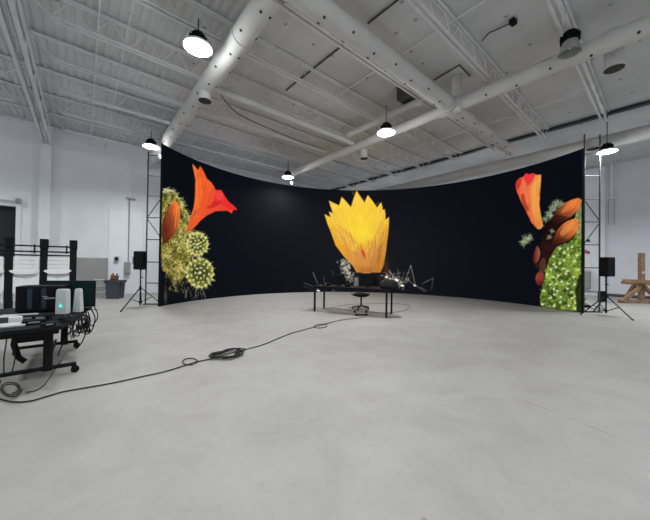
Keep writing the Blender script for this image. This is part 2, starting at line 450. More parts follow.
# picture shown on the screen, drawn in code
S = 4; W_, H_ = 650*S//1, 520*S
def srgb(c): 
    c = np.asarray(c, float)/255
    return np.where(c <= .04045, c/12.92, ((c+.055)/1.055)**2.4)
X0, X1, Y0, Y1 = 155, 592, 140, 322
cw, chh = (X1-X0)*S, (Y1-Y0)*S
img = np.zeros((chh, cw, 3)); 
yy, xx = np.mgrid[0:chh, 0:cw]; PX = X0+(xx+.5)/S; PY = Y0+(yy+.5)/S
rs = np.random.RandomState(3)
def vnoise(scale, seed, sy=None):
    r = np.random.RandomState(seed); sy = sy or scale
    gx, gy = int((X1-X0)/scale)+3, int((Y1-Y0)/sy)+3; g = r.rand(gy, gx)
    fx = (PX-X0)/scale; fy = (PY-Y0)/sy; ix = fx.astype(int); iy = fy.astype(int); fx = fx-ix; fy = fy-iy
    fx = fx*fx*(3-2*fx); fy = fy*fy*(3-2*fy)
    return (g[iy, ix]*(1-fx)+g[iy, ix+1]*fx)*(1-fy)+(g[iy+1, ix]*(1-fx)+g[iy+1, ix+1]*fx)*fy
NA = vnoise(6, 1); NB = vnoise(1.6, 2); NC = vnoise(.8, 5)
glow = np.exp(-(((PX-370)/95)**2+((PY-250)/70)**2))
bg = np.stack([7+14*glow, 10+13*glow, 18+10*glow], -1)
img[:] = bg
def sl(x0, y0, x1, y1):
    a = max(0, int((x0-X0)*S)-2); b = min(cw, int((x1-X0)*S)+3); c = max(0, int((y0-Y0)*S)-2); d = min(chh, int((y1-Y0)*S)+3)
    return slice(c, d), slice(a, b)
def inside(poly, px, py):
    m = np.zeros(px.shape, bool); n = len(poly)
    for i in range(n):
        x0, y0 = poly[i]; x1, y1 = poly[(i+1) % n]
        if y0 == y1: continue
        c = ((y0 > py) != (y1 > py)) & (px < (x1-x0)*(py-y0)/(y1-y0)+x0)
        m ^= c
    return m
def smoothpoly(P, k=4):
    n = len(P); out = []
    for i in range(n):
        p0, p1, p2, p3 = [np.array(P[j % n], float) for j in (i-1, i, i+1, i+2)]
        for q in range(k):
            t = q/k; out.append(tuple(.5*(2*p1+(p2-p0)*t+(2*p0-5*p1+4*p2-p3)*t*t+(3*p1-p0-3*p2+p3)*t**3)))
    return out
def fill(poly, cfun, alpha=1.0):
    xs = [p[0] for p in poly]; ys = [p[1] for p in poly]
    s = sl(min(xs), min(ys), max(xs), max(ys)); px, py = PX[s], PY[s]
    if px.size == 0: return
    m = inside(poly, px, py)[..., None]*alpha
    c = cfun(px, py, s) if callable(cfun) else np.broadcast_to(np.array(cfun, float), img[s].shape)
    img[s] = img[s]*(1-m)+c*m
def grad(a, b, ca, cb, streak=0, mott=0, sd=None):
    a = np.array(a, float); b = np.array(b, float); d = b-a; L2 = (d**2).sum(); ca = np.array(ca, float); cb = np.array(cb, float)
    def f(px, py, s):
        t = np.clip(((px-a[0])*d[0]+(py-a[1])*d[1])/L2, 0, 1)[..., None]
        c = ca*(1-t)+cb*t
        if streak:
            e = np.array(sd, float) if sd else d; q = (-(px-a[0])*e[1]+(py-a[1])*e[0])/math.hypot(*e)
            c = c*(1+streak*(np.sin(q*2.1+NA[s]*4)*.6+np.sin(q*4.7+1.3)*.4))[..., None]
        if mott: c = c*(1+mott*(NA[s]-.5)*2)[..., None]
        return c
    return f
def line(a, b, w0, w1, c, alpha=1.0):
    s = sl(min(a[0], b[0])-1.5, min(a[1], b[1])-1.5, max(a[0], b[0])+1.5, max(a[1], b[1])+1.5); px, py = PX[s], PY[s]
    if px.size == 0: return
    dx, dy = b[0]-a[0], b[1]-a[1]; L2 = dx*dx+dy*dy+1e-9
    t = np.clip(((px-a[0])*dx+(py-a[1])*dy)/L2, 0, 1)
    d = np.hypot(px-a[0]-dx*t, py-a[1]-dy*t); w = w0*(1-t)+w1*t
    m = (np.clip((w-d)/.25+.5, 0, 1)*alpha)[..., None]
    img[s] = img[s]*(1-m)+np.array(c, float)*m
def soft(cx, cy, rx, ry, c, alpha, poly=None, ang=0.0):
    s = sl(cx-2.2*max(rx, ry), cy-2.2*max(rx, ry), cx+2.2*max(rx, ry), cy+2.2*max(rx, ry)); px, py = PX[s], PY[s]
    x = (px-cx)*math.cos(ang)+(py-cy)*math.sin(ang); y = -(px-cx)*math.sin(ang)+(py-cy)*math.cos(ang)
    m = np.exp(-((x/rx)**2+(y/ry)**2))*alpha
    if poly: m = m*inside(poly, px, py)
    m = m[..., None]; img[s] = img[s]*(1-m)+np.array(c, float)*m
def star(x, y, n, l, c, w=.35, alpha=.9, a0=0, a1=2*PI):
    for k in range(n):
        a = a0+(a1-a0)*(k+R.random()*.8)/n; q = l*(.6+.6*R.random())
        line((x, y), (x+q*math.cos(a), y+q*math.sin(a)), w, w*.35, c, alpha)
# -- left cactus
body = smoothpoly([(163, 192), (168, 190), (174, 192), (180, 199), (184, 206), (188, 214), (190, 224), (192, 234), (194, 246), (192, 258), (188, 268), (184, 279), (178, 291), (172, 284), (166, 272), (162, 268), (160, 230)])
def cact(px, py, s):
    t = NB[s][..., None]*.6+NC[s][..., None]*.4
    return np.array([52, 58, 20.])*(1-t)+np.array([196, 178, 78.])*t
fill(body, cact)
for k in range(330):
    x = R.uniform(163, 194); y = R.uniform(190, 292)
    if inside(body, np.array([x]), np.array([y]))[0]:
        c = R.choice([(225, 215, 130), (240, 232, 175), (190, 170, 70), (70, 80, 25), (200, 130, 90) if y > 245 else (210, 205, 130), (35, 40, 15)])
        star(x, y, R.randint(2, 4), 3.6, c, .38, .85)
for k in range(46):
    x, y = R.uniform(163, 192), R.uniform(194, 288)
    soft(x, y, R.uniform(.8, 2), R.uniform(1.5, 3.5), R.choice([(20, 24, 10), (30, 32, 12), (226, 214, 130)]), .6, body)
for k in range(60):
    i = R.randrange(0, len(body)//2); x, y = body[i]
    a = R.uniform(-1.6, .6); line((x-1, y), (x+3.5*math.cos(a), y+3.5*math.sin(a)), .35, .15, (225, 220, 160), .8)
def ball(cx, cy, r, seed):
    q = [(cx+r*math.cos(a)*.98, cy+r*math.sin(a)*1.08) for a in np.linspace(0, 2*PI, 40)[:-1]]
    def f(px, py, s):
        d = np.hypot(px-cx, (py-cy)/1.08)/r
        t = np.clip(d**2.2, 0, 1)[..., None]
        return (np.array([38, 50, 22.])*(1-t)+np.array([165, 160, 70.])*t)*(.75+.5*NB[s][..., None])
    fill(q, f)
    rr = random.Random(seed)
    for ring in range(5):
        k_ = ring/4.4; n = int(4+16*k_)
        for k in range(n):
            a = 2*PI*(k+.5*(ring % 2))/n+rr.random()*.1
            x = cx+r*math.sin(k_*PI/2)*math.cos(a)*.97; y = cy+r*math.sin(k_*PI/2)*math.sin(a)*1.05
            for j in range(5):
                b = rr.uniform(0, 2*PI); l = rr.uniform(1.2, 2.8)
                ox, oy = math.cos(a)*k_*1.8, math.sin(a)*k_*1.8
                line((x, y), (x+ox+l*math.cos(b), y+oy+l*math.sin(b)), .36, .14, rr.choice([(236, 230, 150), (250, 246, 200), (205, 195, 90)]), .85)
            line((x, y), (x+.2, y), .75, .75, (232, 226, 150), .8)
ball(197.5, 244, 10.8, 1); ball(200, 273, 13.8, 2)
for k in range(26):
    x = R.uniform(184, 206); y = R.uniform(283, 298); a = R.uniform(1.1, 2.2)
    line((x, y), (x+5*math.cos(a), y+6*math.sin(a)), .25, .15, (190, 185, 150), .6)
fill([(176, 292), (184, 276), (190, 283), (194, 296), (188, 306), (164, 310), (164, 284)], grad((176, 280), (176, 300), (14, 14, 10), (8, 12, 18)), .75)
for k in range(10):
    x = R.uniform(178, 204); y = R.uniform(290, 300); line((x, y), (x+R.uniform(-2, 2), y-R.uniform(3, 8)), .22, .15, (200, 196, 165), .7)
soft(165.5, 296, 1.5, 7, (120, 112, 70), .6)
soft(178, 287, 4, 6, (10, 14, 18), .8); soft(169, 282, 3, 8, (12, 14, 16), .7)
for k in range(22):
    x = R.uniform(165, 190); y = R.uniform(276, 292); star(x, y, 2, 2.5, R.choice([(190, 180, 110), (220, 200, 120), (120, 110, 50)]), .3, .6)
bud = smoothpoly([(175.4, 200.5), (179, 206), (180, 215), (178.5, 225), (176, 232), (168, 241), (163, 243), (162, 225), (166, 212), (171, 204)])
fill(bud, grad((163, 220), (180, 214), (95, 38, 22), (232, 120, 52), .08, .1, (-.15, 1)))
line((172, 206), (168, 236), .5, .8, (120, 45, 25), .5); line((177, 206), (175, 228), .6, .5, (245, 150, 80), .6)
# left flower
of = [(192.3, 163.4), (195.5, 167), (198.2, 170.3), (200.2, 165.8), (203.5, 171), (206.8, 178.5), (211, 182), (214.5, 187), (215.5, 190), (221.5, 190), (224.6, 195.7), (229, 202), (233.8, 205.6), (237.6, 209.8), (232.9, 210.2), (232, 213.6), (227.5, 210.8), (220, 211), (215.4, 211.3), (206.8, 215.6), (200, 221), (196, 226), (191, 231), (186, 232), (188, 224), (190, 218), (193.5, 208), (195.2, 196), (195.4, 180)]
fill(of, grad((193, 195), (226, 208), (240, 104, 42), (232, 62, 48), .06, .05, (-.12, 1)))
fill([(215.5, 190), (221.5, 190), (224.6, 195.7), (229, 202), (233.8, 205.6), (237.6, 209.8), (230, 209.5), (222, 204), (216, 207), (211, 209), (214, 200)], grad((214, 192), (230, 208), (238, 50, 52), (225, 40, 40), .08, 0, (1, .75)), .9)
fill([(214.5, 193), (219, 190.3), (223.5, 195.5), (222, 199.5), (217.5, 200)], grad((216, 192), (221, 200), (240, 62, 66), (240, 70, 60)), .9)
fill([(206, 208), (214, 201), (222, 201.5), (216, 206), (210, 209)], (178, 38, 28), .55)
fill([(195, 186), (199.5, 176), (201.5, 190), (199.5, 207), (193, 218), (194.6, 203)], (246, 128, 52), .5)
for a, b in (((198.4, 171), (199.5, 206)), ((206.8, 179), (203, 205)), ((213.5, 188), (205, 210)), ((200.3, 168), (205, 196))): line(a, b, .45, .2, (196, 58, 28), .5)
line((196, 210.5), (192, 219), .9, .5, (150, 60, 30), .6); line((193, 166), (195.8, 176), .5, .4, (250, 140, 80), .6)
fill([(188, 224), (193, 216), (199, 219), (191, 231), (186, 232)], grad((196, 218), (187, 231), (236, 92, 38), (190, 90, 40)), .7)

# -- centre flower
def petal(bx, by, tx, ty, w, c0, c1, edge=.5, bend=0.0, seed=0):
    d = np.array([tx-bx, ty-by]); L = np.hypot(*d); d = d/L; nrm = np.array([-d[1], d[0]])
    prof = [(0, .35), (.2, .6), (.4, .86), (.58, 1), (.72, .92), (.83, .66), (.92, .34), (1, 0)]
    P = []
    for t, q in prof: P.append(np.array([bx, by])+d*L*t+nrm*(w*q+bend*math.sin(t*PI)))
    for t, q in prof[::-1][1:]: P.append(np.array([bx, by])+d*L*t+nrm*(-w*q+bend*math.sin(t*PI)))
    P = [tuple(p) for p in P]
    fill(P, grad((bx, by), (tx, ty), c0, c1, .05, .04))
    n = len(prof)
    for i in range(len(P)-1):
        line(P[i], P[i+1], .3, .3, (176, 104, 24), edge)
outl = [(324.4, 214), (328, 216), (331, 219), (328.8, 211.5), (332.5, 213), (331, 206), (328.8, 200.5), (334, 203), (339.2, 205.5), (341.6, 196.7), (346, 202), (351, 206.8), (354, 197), (356.5, 190.4), (360.5, 196.5), (364.7, 203), (366, 198.5), (367.9, 195), (372.5, 201), (377.5, 208.2), (379.5, 204), (381.2, 202.2), (382.3, 206), (383, 212.8), (384.4, 208.7), (385.6, 214), (385.6, 220), (389.2, 217), (388.5, 231), (387, 243), (385.8, 253), (383.9, 265), (380.5, 272.5), (356.5, 272.5), (352.9, 266), (343.7, 256.2), (335.5, 245.3), (331, 232.5), (327.3, 223.4)]
fill(outl, grad((362, 272), (358, 205), (214, 140, 52), (252, 206, 50), .04, .05))
fc0, fc1 = (228, 160, 52), (250, 210, 78)
for tx, ty, w, bd in ((328.8, 200.5, 6, 3), (389, 217, 3.4, -3), (384.4, 208.7, 4, -2), (341.6, 196.7, 6.5, 1.5), (381.2, 202.2, 5, -1.5), (367.9, 195, 6.5, 0), (356.5, 190.4, 7, 0)):
    petal(364, 262, tx, ty, w, fc0, fc1, .22, bd)
for tx, ty, w, bd in ((329, 211.5, 5, 4), (324.6, 214.2, 4, 6), (337, 209, 5.5, 3), (347, 211, 6, 1), (373, 209, 6, 0), (380, 216, 5, -1), (359, 212, 7, 0)):
    petal(362, 268, tx, ty, w, (224, 152, 58), (250, 210, 72), .14, bd)
soft(359, 222, 17, 17, (252, 212, 52), .85, outl); soft(363, 235, 9, 9, (255, 232, 60), .6, outl); soft(350, 212, 9, 8, (255, 214, 66), .5, outl)
for k in range(36):
    x = R.gauss(357, 9); y = R.gauss(222, 9); line((x, y), (x+(x-362)*.22, y-R.uniform(3, 8)), .5, .15, R.choice([(255, 236, 110), (238, 186, 30), (246, 200, 40)]), .4)
for tx, ty, w, bd in ((331, 228, 4, 3.5), (337, 224, 4.5, 3), (343, 231, 5, 2), (388, 228, 3, -1.5), (384, 222, 3.6, -1), (379, 232, 4.5, -.5), (370, 242, 4.5, 0), (351, 240, 5.5, 1)):
    petal(366, 275, tx, ty, w, (214, 144, 66), (240, 190, 76), .26, bd)
for tx, ty, w, bd in ((375, 240, 4, 0), (382, 244, 3.2, 0), (346, 249, 4.6, 2), (357, 247, 5, 1), (366, 252, 3.8, 0), (387, 240, 2.4, -1)):
    petal(367, 277, tx, ty, w, (190, 122, 62), (226, 164, 80), .34, bd)
soft(340, 250, 5, 12, (236, 158, 34), .4, outl, -.6); soft(379, 256, 2.2, 14, (150, 84, 30), .55, outl, .12); soft(386, 240, 2, 14, (204, 128, 50), .5, outl, .1)
soft(368, 270, 12, 4, (160, 92, 40), .5, outl); soft(356, 262, 7, 6, (222, 150, 60), .5, outl)
soft(363.4, 253.5, 1.3, 5, (196, 44, 20), .95, outl, -.35); soft(361, 246, 1, 2.5, (214, 110, 30), .6, outl)
for a, b in (((368, 240), (370, 262)), ((376, 238), (373, 268)), ((384, 232), (378, 268)), ((350, 232), (358, 262)), ((341, 236), (352, 258))): line(a, b, .45, .2, (178, 100, 30), .45)
soft(386, 268, 3, 9, (82, 44, 26), .75); soft(383, 278, 5, 5, (60, 32, 22), .6); soft(389, 274, 3, 5, (62, 40, 48), .5)
for k in range(150):
    x = R.gauss(346, 2.6)+0; y = R.uniform(260, 281); x += (y-268)*.35; a = R.uniform(0, 2*PI)
    line((x, y), (x+2.2*math.cos(a), y+2.2*math.sin(a)), .5, .25, R.choice([(206, 200, 180), (150, 144, 120), (226, 222, 204), (90, 84, 70)]), .7)
for k in range(120):
    x = R.gauss(394, 6); y = R.gauss(281, 3.2)
    c = R.choice([(230, 226, 208), (250, 248, 235), (180, 160, 120), (120, 100, 70)]); a = R.uniform(0, 2*PI)
    line((x, y), (x+3*math.cos(a), y+3*math.sin(a)), .35, .15, c, .65)
for x, y, r in ((387, 277, 1.6), (397, 280, 1.7), (402.5, 285.5, 1.6), (415, 285.3, 1.2), (330, 285, 1.6), (318.5, 290.5, 1.4), (391, 279, 1.5)):
    line((x-r*.6, y), (x+r*.6, y+.4), r*.7, r*.5, (255, 253, 240), .95)
wl = (196, 190, 178)
for a, b, al in (((389, 270), (395, 278.5), .9), ((410.8, 265.4), (404.6, 282.3), .8), ((410.8, 265.4), (415.4, 285.4), .9), ((406, 279), (425, 291.5), .7), ((422, 284), (431.5, 279), .5),
             ((433, 277.7), (431.5, 290), .5), ((425, 282), (434, 278), .35), ((313, 272.5), (317.8, 284), .8), ((304.6, 283), (315, 287.5), .55), ((303.5, 286), (313, 290), .3), ((324, 276), (324, 283), .4),
             ((399, 271), (392, 279), .5), ((384, 272), (390, 276), .5), ((420, 287), (427, 291), .5), ((332, 271), (335, 279), .4), ((341, 268), (341, 282), .4), ((397, 268), (399, 277), .35)):
    line(a, b, .3, .2, wl, al*.9)
for k in range(26):
    x = R.uniform(318, 346); y = R.uniform(284, 291); line((x, y), (x+R.uniform(-2, 2), y+R.uniform(-2, 2)), .4, .3, (200, 190, 165), .5)

# -- right cactus
gb = smoothpoly([(556, 247), (563, 244), (569, 242), (575, 236), (578, 228), (581, 224), (584, 230), (584, 318), (578, 316), (560, 312), (543, 308), (540, 298), (542, 288), (545, 276), (544, 262), (550, 250)])
fill(gb, lambda px, py, s: (np.array([40, 66, 22.])*(1-NB[s][..., None])+np.array([150, 176, 62.])*NB[s][..., None])*(.8+.3*NA[s][..., None]))
fill([(574, 222), (579, 200), (584, 198), (584, 240), (577, 238)], lambda px, py, s: np.array([150, 160, 100.])*(.4+.9*NC[s][..., None]), .9)
rr = random.Random(11)
for k in range(620):
    x = rr.uniform(542, 581); y = rr.uniform(244, 314)
    if inside(gb, np.array([x]), np.array([y]))[0]:
        b = rr.uniform(0, 2*PI); l = rr.uniform(1.5, 4)
        line((x, y), (x+l*math.cos(b), y+l*math.sin(b)), .33, .18, rr.choice([(120, 150, 55), (170, 195, 85), (60, 90, 30), (28, 48, 18), (190, 205, 110)]), .7)
for k in range(60):
    x, y = rr.uniform(543, 580), rr.uniform(246, 312)
    soft(x, y, rr.uniform(1, 2.6), rr.uniform(1.5, 3.5), rr.choice([(22, 40, 14), (30, 50, 20), (176, 196, 80), (150, 180, 60)]), .6, gb)
row = 0; y = 248
while y < 314:
    x = 545+(3.6 if row % 2 else 0)
    while x < 580:
        xa, ya = x+rr.uniform(-2.4, 2.4), y+rr.uniform(-2.4, 2.4)
        if inside(gb, np.array([xa]), np.array([ya]))[0]:
            for j in range(7):
                b = rr.uniform(0, 2*PI); l = rr.uniform(1.5, 3.4); line((xa, ya), (xa+l*math.cos(b), ya+l*math.sin(b)), .28, .14, (214, 222, 160), .75)
            line((xa-.3, ya), (xa+.3, ya), .9, .8, (232, 232, 178), .9)
        x += 7.2
    y += 7; row += 1
fill([(575, 292), (579, 275), (584, 275), (584, 318), (577, 313)], (16, 22, 12), .75)
# stem and buds
stem = smoothpoly([(556, 221), (548, 227), (543, 236), (540, 246), (534, 252), (533, 260), (536, 268), (541, 266), (546, 268), (550, 258), (556, 248), (564, 242), (560, 232), (564, 222)])
fill(stem, grad((545, 228), (548, 262), (24, 8, 12), (44, 20, 16), .2, .3))
fill(smoothpoly([(537, 246), (540, 252), (538.5, 260), (535, 263), (533.2, 257)]), grad((534, 255), (540, 255), (92, 34, 22), (176, 110, 84)), .9)
fill(smoothpoly([(539, 271.5), (543, 272), (544, 279), (541.5, 285.5), (537, 284), (535.4, 277)]), grad((536, 274), (543, 284), (150, 66, 52), (92, 26, 28), 0, .2))
fill(smoothpoly([(541, 260), (545, 258), (546, 268), (543, 273), (539, 271)]), (88, 56, 40), .8)
for cx, cy, n, l in ((526, 240, 22, 6), (523, 243, 10, 5), (530, 237, 12, 4), (553, 208, 20, 6), (557, 203, 18, 5), (549, 214, 18, 5), (545.5, 219, 12, 4), (552, 217, 10, 4), (562, 204, 10, 4), (552, 231, 8, 3), (549, 237, 8, 3)):
    star(cx, cy, n, l, (198, 204, 170), .4, .85); star(cx, cy, n//2, l*.6, (92, 120, 66), .5, .8)
b1 = smoothpoly([(579.8, 198.5), (574, 199), (566, 202.5), (559, 208), (554, 215), (548, 222), (546, 228), (552, 228), (562, 222), (570, 217.5), (577, 211), (580, 205)])
fill(b1, grad((552, 224), (574, 203), (26, 8, 8), (222, 116, 54), .1, .08))
fill(smoothpoly([(577, 200), (568, 204), (561, 212), (566, 212), (574, 207)]), (240, 140, 72), .5)
fill([(546, 228), (554, 215), (560, 215), (570, 217.5), (562, 222), (552, 229)], (34, 12, 10), .55)
b2 = smoothpoly([(577.2, 219), (570, 220), (563.5, 223.5), (557.5, 230), (553.5, 239), (553, 244), (559, 243.5), (567.5, 241), (574.6, 235), (578.3, 228)])
fill(b2, grad((555, 243), (573, 225), (66, 26, 14), (226, 126, 58), .1, .08))
fill(smoothpoly([(574, 221.5), (566, 225), (560, 233), (563, 236), (571, 229)]), (244, 158, 84), .5)
fill([(553, 244), (557, 238), (568, 239), (574, 235), (567.5, 241), (559, 244)], (56, 22, 14), .5)
fl2 = [(515.8, 187.3), (515.4, 184), (516.7, 180.6), (519.5, 178), (523, 177), (525.9, 173.4), (529, 174.2), (533, 173.2), (537, 175), (541.2, 174.6), (540.8, 183.7), (539.8, 193.8), (539.5, 205.3), (541, 215.4), (543.2, 225.5), (541, 229), (537.4, 229), (531.6, 222.6), (525.9, 211.1), (520.8, 201), (517.2, 192.4)]
fill(fl2, grad((517, 196), (540, 190), (222, 84, 56), (232, 152, 72), .06, .06, (.12, 1)))
fill([(515.8, 187.3), (515.4, 184), (516.7, 180.6), (519.5, 178), (522, 179), (521, 184), (518, 190)], (196, 40, 40), .8)
fill(smoothpoly([(523.5, 177), (526, 173.4), (529, 174.2), (533, 173.2), (535.5, 175.5), (532, 181), (528, 186), (525.5, 182)]), (240, 42, 62), .9)
fill(smoothpoly([(522, 183), (527, 187), (531, 184), (530, 195), (527, 206), (523, 196)]), (240, 120, 84), .5)
fill(smoothpoly([(531, 188), (534, 182), (538, 180), (538, 200), (540, 216), (535, 218), (531, 204)]), (244, 178, 84), .55)
fill(smoothpoly([(521, 195), (524, 194), (526, 202), (529, 210), (526, 211), (522.5, 203)]), (150, 46, 36), .65)
fill(smoothpoly([(534, 214), (539, 212), (542.5, 225), (540, 229), (537, 228)]), (210, 150, 56), .5)
for a, b in (((533, 176), (531, 206)), ((537, 176), (536, 212)), ((527, 186), (531, 214))): line(a, b, .35, .2, (196, 92, 44), .45)
line((538, 228), (544, 226), .8, .5, (190, 170, 150), .5)

k = np.pad(img, ((1, 1), (1, 1), (0, 0)), mode='edge')
img = sum(k[i:i+chh, j:j+cw] for i in range(3) for j in range(3))/9
img = srgb(np.clip(img, 0, 255))

NU, NV = 1000, 250
def arc(t, r=RAD):
    a = A0+(A1-A0)*t; return CX+r*math.cos(a), CY+r*math.sin(a)
th = A0+(A1-A0)*np.linspace(0, 1, NU+1); zz = np.linspace(0.02, HW, NV+1)
TH, ZZ = np.meshgrid(th, zz, indexing='ij')
XW = CX+RAD*np.cos(TH); YW = CY+RAD*np.sin(TH)
co = np.stack([XW, YW, ZZ], -1).reshape(-1, 3)
cc = co @ Mi[:3, :3].T+Mi[:3, 3]
px = 325+F*cc[:, 0]/-cc[:, 2]; py = 260-F*cc[:, 1]/-cc[:, 2]
fx = np.clip((px-X0)*S-.5, 0, cw-2); fy = np.clip((py-Y0)*S-.5, 0, chh-2); ix = fx.astype(int); iy = fy.astype(int); fx = (fx-ix)[:, None]; fy = (fy-iy)[:, None]
cv = (img[iy, ix]*(1-fx)+img[iy, ix+1]*fx)*(1-fy)+(img[iy+1, ix]*(1-fx)+img[iy+1, ix+1]*fx)*fy
led = thing('led_wall', 'huge curved black LED wall showing orange and yellow cactus flowers', 'LED wall', (CX, CY, 0))
me = bpy.data.meshes.new('screen')
nv = len(co); me.vertices.add(nv); me.vertices.foreach_set('co', (co-np.array([CX, CY, 0])).astype(np.float32).ravel())
i = np.arange(NU)[:, None]*(NV+1)+np.arange(NV)[None]; q = np.stack([i, i+1, i+NV+2, i+NV+1], -1).reshape(-1, 4)
nf = len(q); me.loops.add(nf*4); me.loops.foreach_set('vertex_index', q.ravel().astype(np.int32))
me.polygons.add(nf); me.polygons.foreach_set('loop_start', np.arange(0, nf*4, 4, dtype=np.int32)); me.polygons.foreach_set('loop_total', np.full(nf, 4, np.int32))
me.update(calc_edges=True)
at_ = me.color_attributes.new('picture', 'FLOAT_COLOR', 'POINT')
at_.data.foreach_set('color', np.concatenate([cv, np.ones((nv, 1))], 1).astype(np.float32).ravel())
me.validate()
m = mat('led_picture', (.003, .0033, .004), .8, spec=.01); nt = m.node_tree
ca = nt.nodes.new('ShaderNodeVertexColor'); ca.layer_name = 'picture'
nt.links.new(ca.outputs['Color'], nt.nodes['Principled BSDF'].inputs['Emission Color']); nt.nodes['Principled BSDF'].inputs['Emission Strength'].default_value = 1.0
me.materials.append(m)
so = bpy.data.objects.new('screen', me); col.objects.link(so); so.parent = led
b = MB(); n = 60                                  # cabinet shell behind the screen with top, bottom and ends closed
P = []
for k in range(n+1):
    t = k/n; x0, y0 = arc(t, RAD+.004); x1, y1 = arc(t, RAD+.06)
    P += [(x0-CX, y0-CY, 0), (x0-CX, y0-CY, HW+.015), (x1-CX, y1-CY, HW+.015), (x1-CX, y1-CY, 0)]
fs = [(4*k+j, 4*k+(j+1) % 4, 4*k+4+(j+1) % 4, 4*k+4+j) for k in range(n) for j in range(4)]+[(0, 1, 2, 3), (4*n+3, 4*n+2, 4*n+1, 4*n)]
b.add(P, fs); b.build('cabinet', M['black'], led)
for tt, s in ((0, 1), (1, -1)):
    x, y = arc(tt, RAD+.03); b = MB(); b.box((x-CX, y-CY-.012, HW/2+.01), (.06, .02, HW+.02)); b.build('edge_trim', M['black'], led)

# ---------------------------------------------------------------- truss towers beside the screen
def truss(p0, p1, H, z_rungs, diags, label):
    o = Vector((*p0, 0)); d = Vector((p1[0]-p0[0], p1[1]-p0[1], 0)); L = d.length; a = math.atan2(d.y, d.x)
    t = thing('truss_tower', label, 'truss tower', o, a, 'steel towers at the screen ends')
    for x in (0, L):
        b = MB(); b.tube([(x, 0, .02), (x, 0, H)], .022, 10); b.build('upright', M['galv'], t)
    for z in z_rungs:
        b = MB(); b.tube([(0, 0, z), (L, 0, z)], .017, 8); b.build('rung', M['galv'], t)
    for z0, z1 in diags:
        b = MB(); b.tube([(0, 0, z0), (L, 0, z1)], .015, 8); b.build('diagonal', M['galv'], t)
    b = MB(); b.box((L/2, 0, .01), (L+.1, .14, .02)); b.build('base_plate', M['blackmetal'], t)
    return t
Yl = 9.4
def zof(py, Y, H): return CH+(H-py)*Y/F
xr = (162-325)/F*Yl; xl = (146.3-325)/F*Yl
truss((xl, Yl), (xr-.03, Yl), 5.0, [zof(q, Yl, 260.7) for q in (283, 262, 239.5, 217.6, 195.7, 175.6, 155)],
      [(zof(217.6, Yl, 260.7), zof(196.5, Yl, 260.7)), (zof(218.5, Yl, 260.7), zof(238.5, Yl, 260.7))], 'slim steel truss tower at the left end of the screen')
Yr = 9.05
truss(((584-325)/F*Yr, Yr), ((599.5-325)/F*Yr, Yr), zof(134, Yr, 267), [zof(q, Yr, 267) for q in (292, 268, 245, 222, 199, 176, 154)],
      [(zof(200, Yr, 267), zof(221, Yr, 267)), (zof(244, Yr, 267), zof(223, Yr, 267))], 'slim steel truss tower at the right end of the screen')
small_lamp(161, 156.5, zof(156.5, 9.2, 260.7), 'small white light fixed to the top of the left truss tower')

# ---------------------------------------------------------------- loudspeakers on tripods
def speaker_stand(c, feet, label, ztop):
    t = thing('speaker_stand', label, 'speaker stand', (c[0], c[1], 0), 0, 'tripod speaker stands')
    b = MB(); b.tube([(0, 0, .05), (0, 0, ztop)], .019, 10); b.build('pole', M['blackmetal'], t)
    b = MB(); b.tube([(0, 0, .50), (0, 0, .62)], .034, 12); b.build('collar', M['blackmetal'], t)
    b = MB(); b.tube([(0, 0, .09), (0, 0, .16)], .03, 12); b.build('lower_collar', M['blackmetal'], t)
    b = MB(); b.tube([(.02, 0, .9), (.07, 0, .9)], .014, 8); b.build('knob', M['black'], t)
    for f in feet:
        d = Vector((f[0]-c[0], f[1]-c[1], 0)); b = MB()
        b.bar((d.normalized()*.035)+Vector((0, 0, .56)), d+Vector((0, 0, .02)), .028, .018); l = b.build('leg', M['blackmetal'], t)
        b = MB(); b.tube([d*.97+Vector((0, 0, .034)), d*1.03+Vector((0, 0, .016))], .02, 8); b.build('rubber_foot', M['rubber'], l)
        b = MB(); b.bar((0, 0, .12), d*.5+Vector((0, 0, .28)), .012, .02); b.build('brace', M['blackmetal'], t)
def speaker(c, z0, z1, rz, w, dpt, label):
    t = thing('loudspeaker', label, 'loudspeaker', (c[0], c[1], z0), rz, 'black loudspeakers on tripods')
    h = z1-z0; b = MB()
    P = [(-w/2, -dpt/2), (w/2, -dpt/2), (w*.36, dpt/2), (-w*.36, dpt/2)]
    vs = [(x, y, 0) for x, y in P]+[(x, y, h) for x, y in P]
    b.add(vs, [(0, 3, 2, 1), (4, 5, 6, 7), (0, 1, 5, 4), (1, 2, 6, 5), (2, 3, 7, 6), (3, 0, 4, 7)])
    o = b.build('cabinet', M['black'], t); md = o.modifiers.new('bevel', 'BEVEL'); md.width = .015; md.segments = 2
    b = MB(); b.box((0, -dpt/2-.006, h/2), (w*.9, .014, h*.9), None, .006); b.build('grille', M['blackmetal'], t)
    b = MB(); b.tube([(w*.43, 0, h*.62), (w*.5, 0, h*.62)], .02, 8); b.bar((w*.47, -.06, h*.62), (w*.47, .06, h*.62), .02, .02); b.build('handle', M['rubber'], t)
    b = MB(); b.tube([(0, 0, -.03), (0, 0, .0)], .026, 10); b.build('pole_socket', M['blackmetal'], t)
cl = (-5.72, 8.95); f1 = at(121, 311.8); f2 = at(163, 305.6)
f3 = Vector((cl[0]-.35, cl[1]+.62, 0))
speaker_stand(cl, [f1, f2, f3], 'black tripod stand under the left loudspeaker', 1.12)
speaker(cl, 1.14, 1.71, -.15, .34, .22, 'black loudspeaker on the left tripod, before the left truss')
cr = (8.32, 8.52); g1 = at(581, 314.8); g2 = at(632.5, 320.5)
speaker_stand(cr, [g1, g2, Vector((cr[0]+.3, cr[1]+.7, 0))], 'black tripod stand under the right loudspeaker', 1.12)
speaker((cr[0], cr[1]), 1.14, 1.71, .25, .33, .24, 'black loudspeaker on the right tripod, near the timber stand')
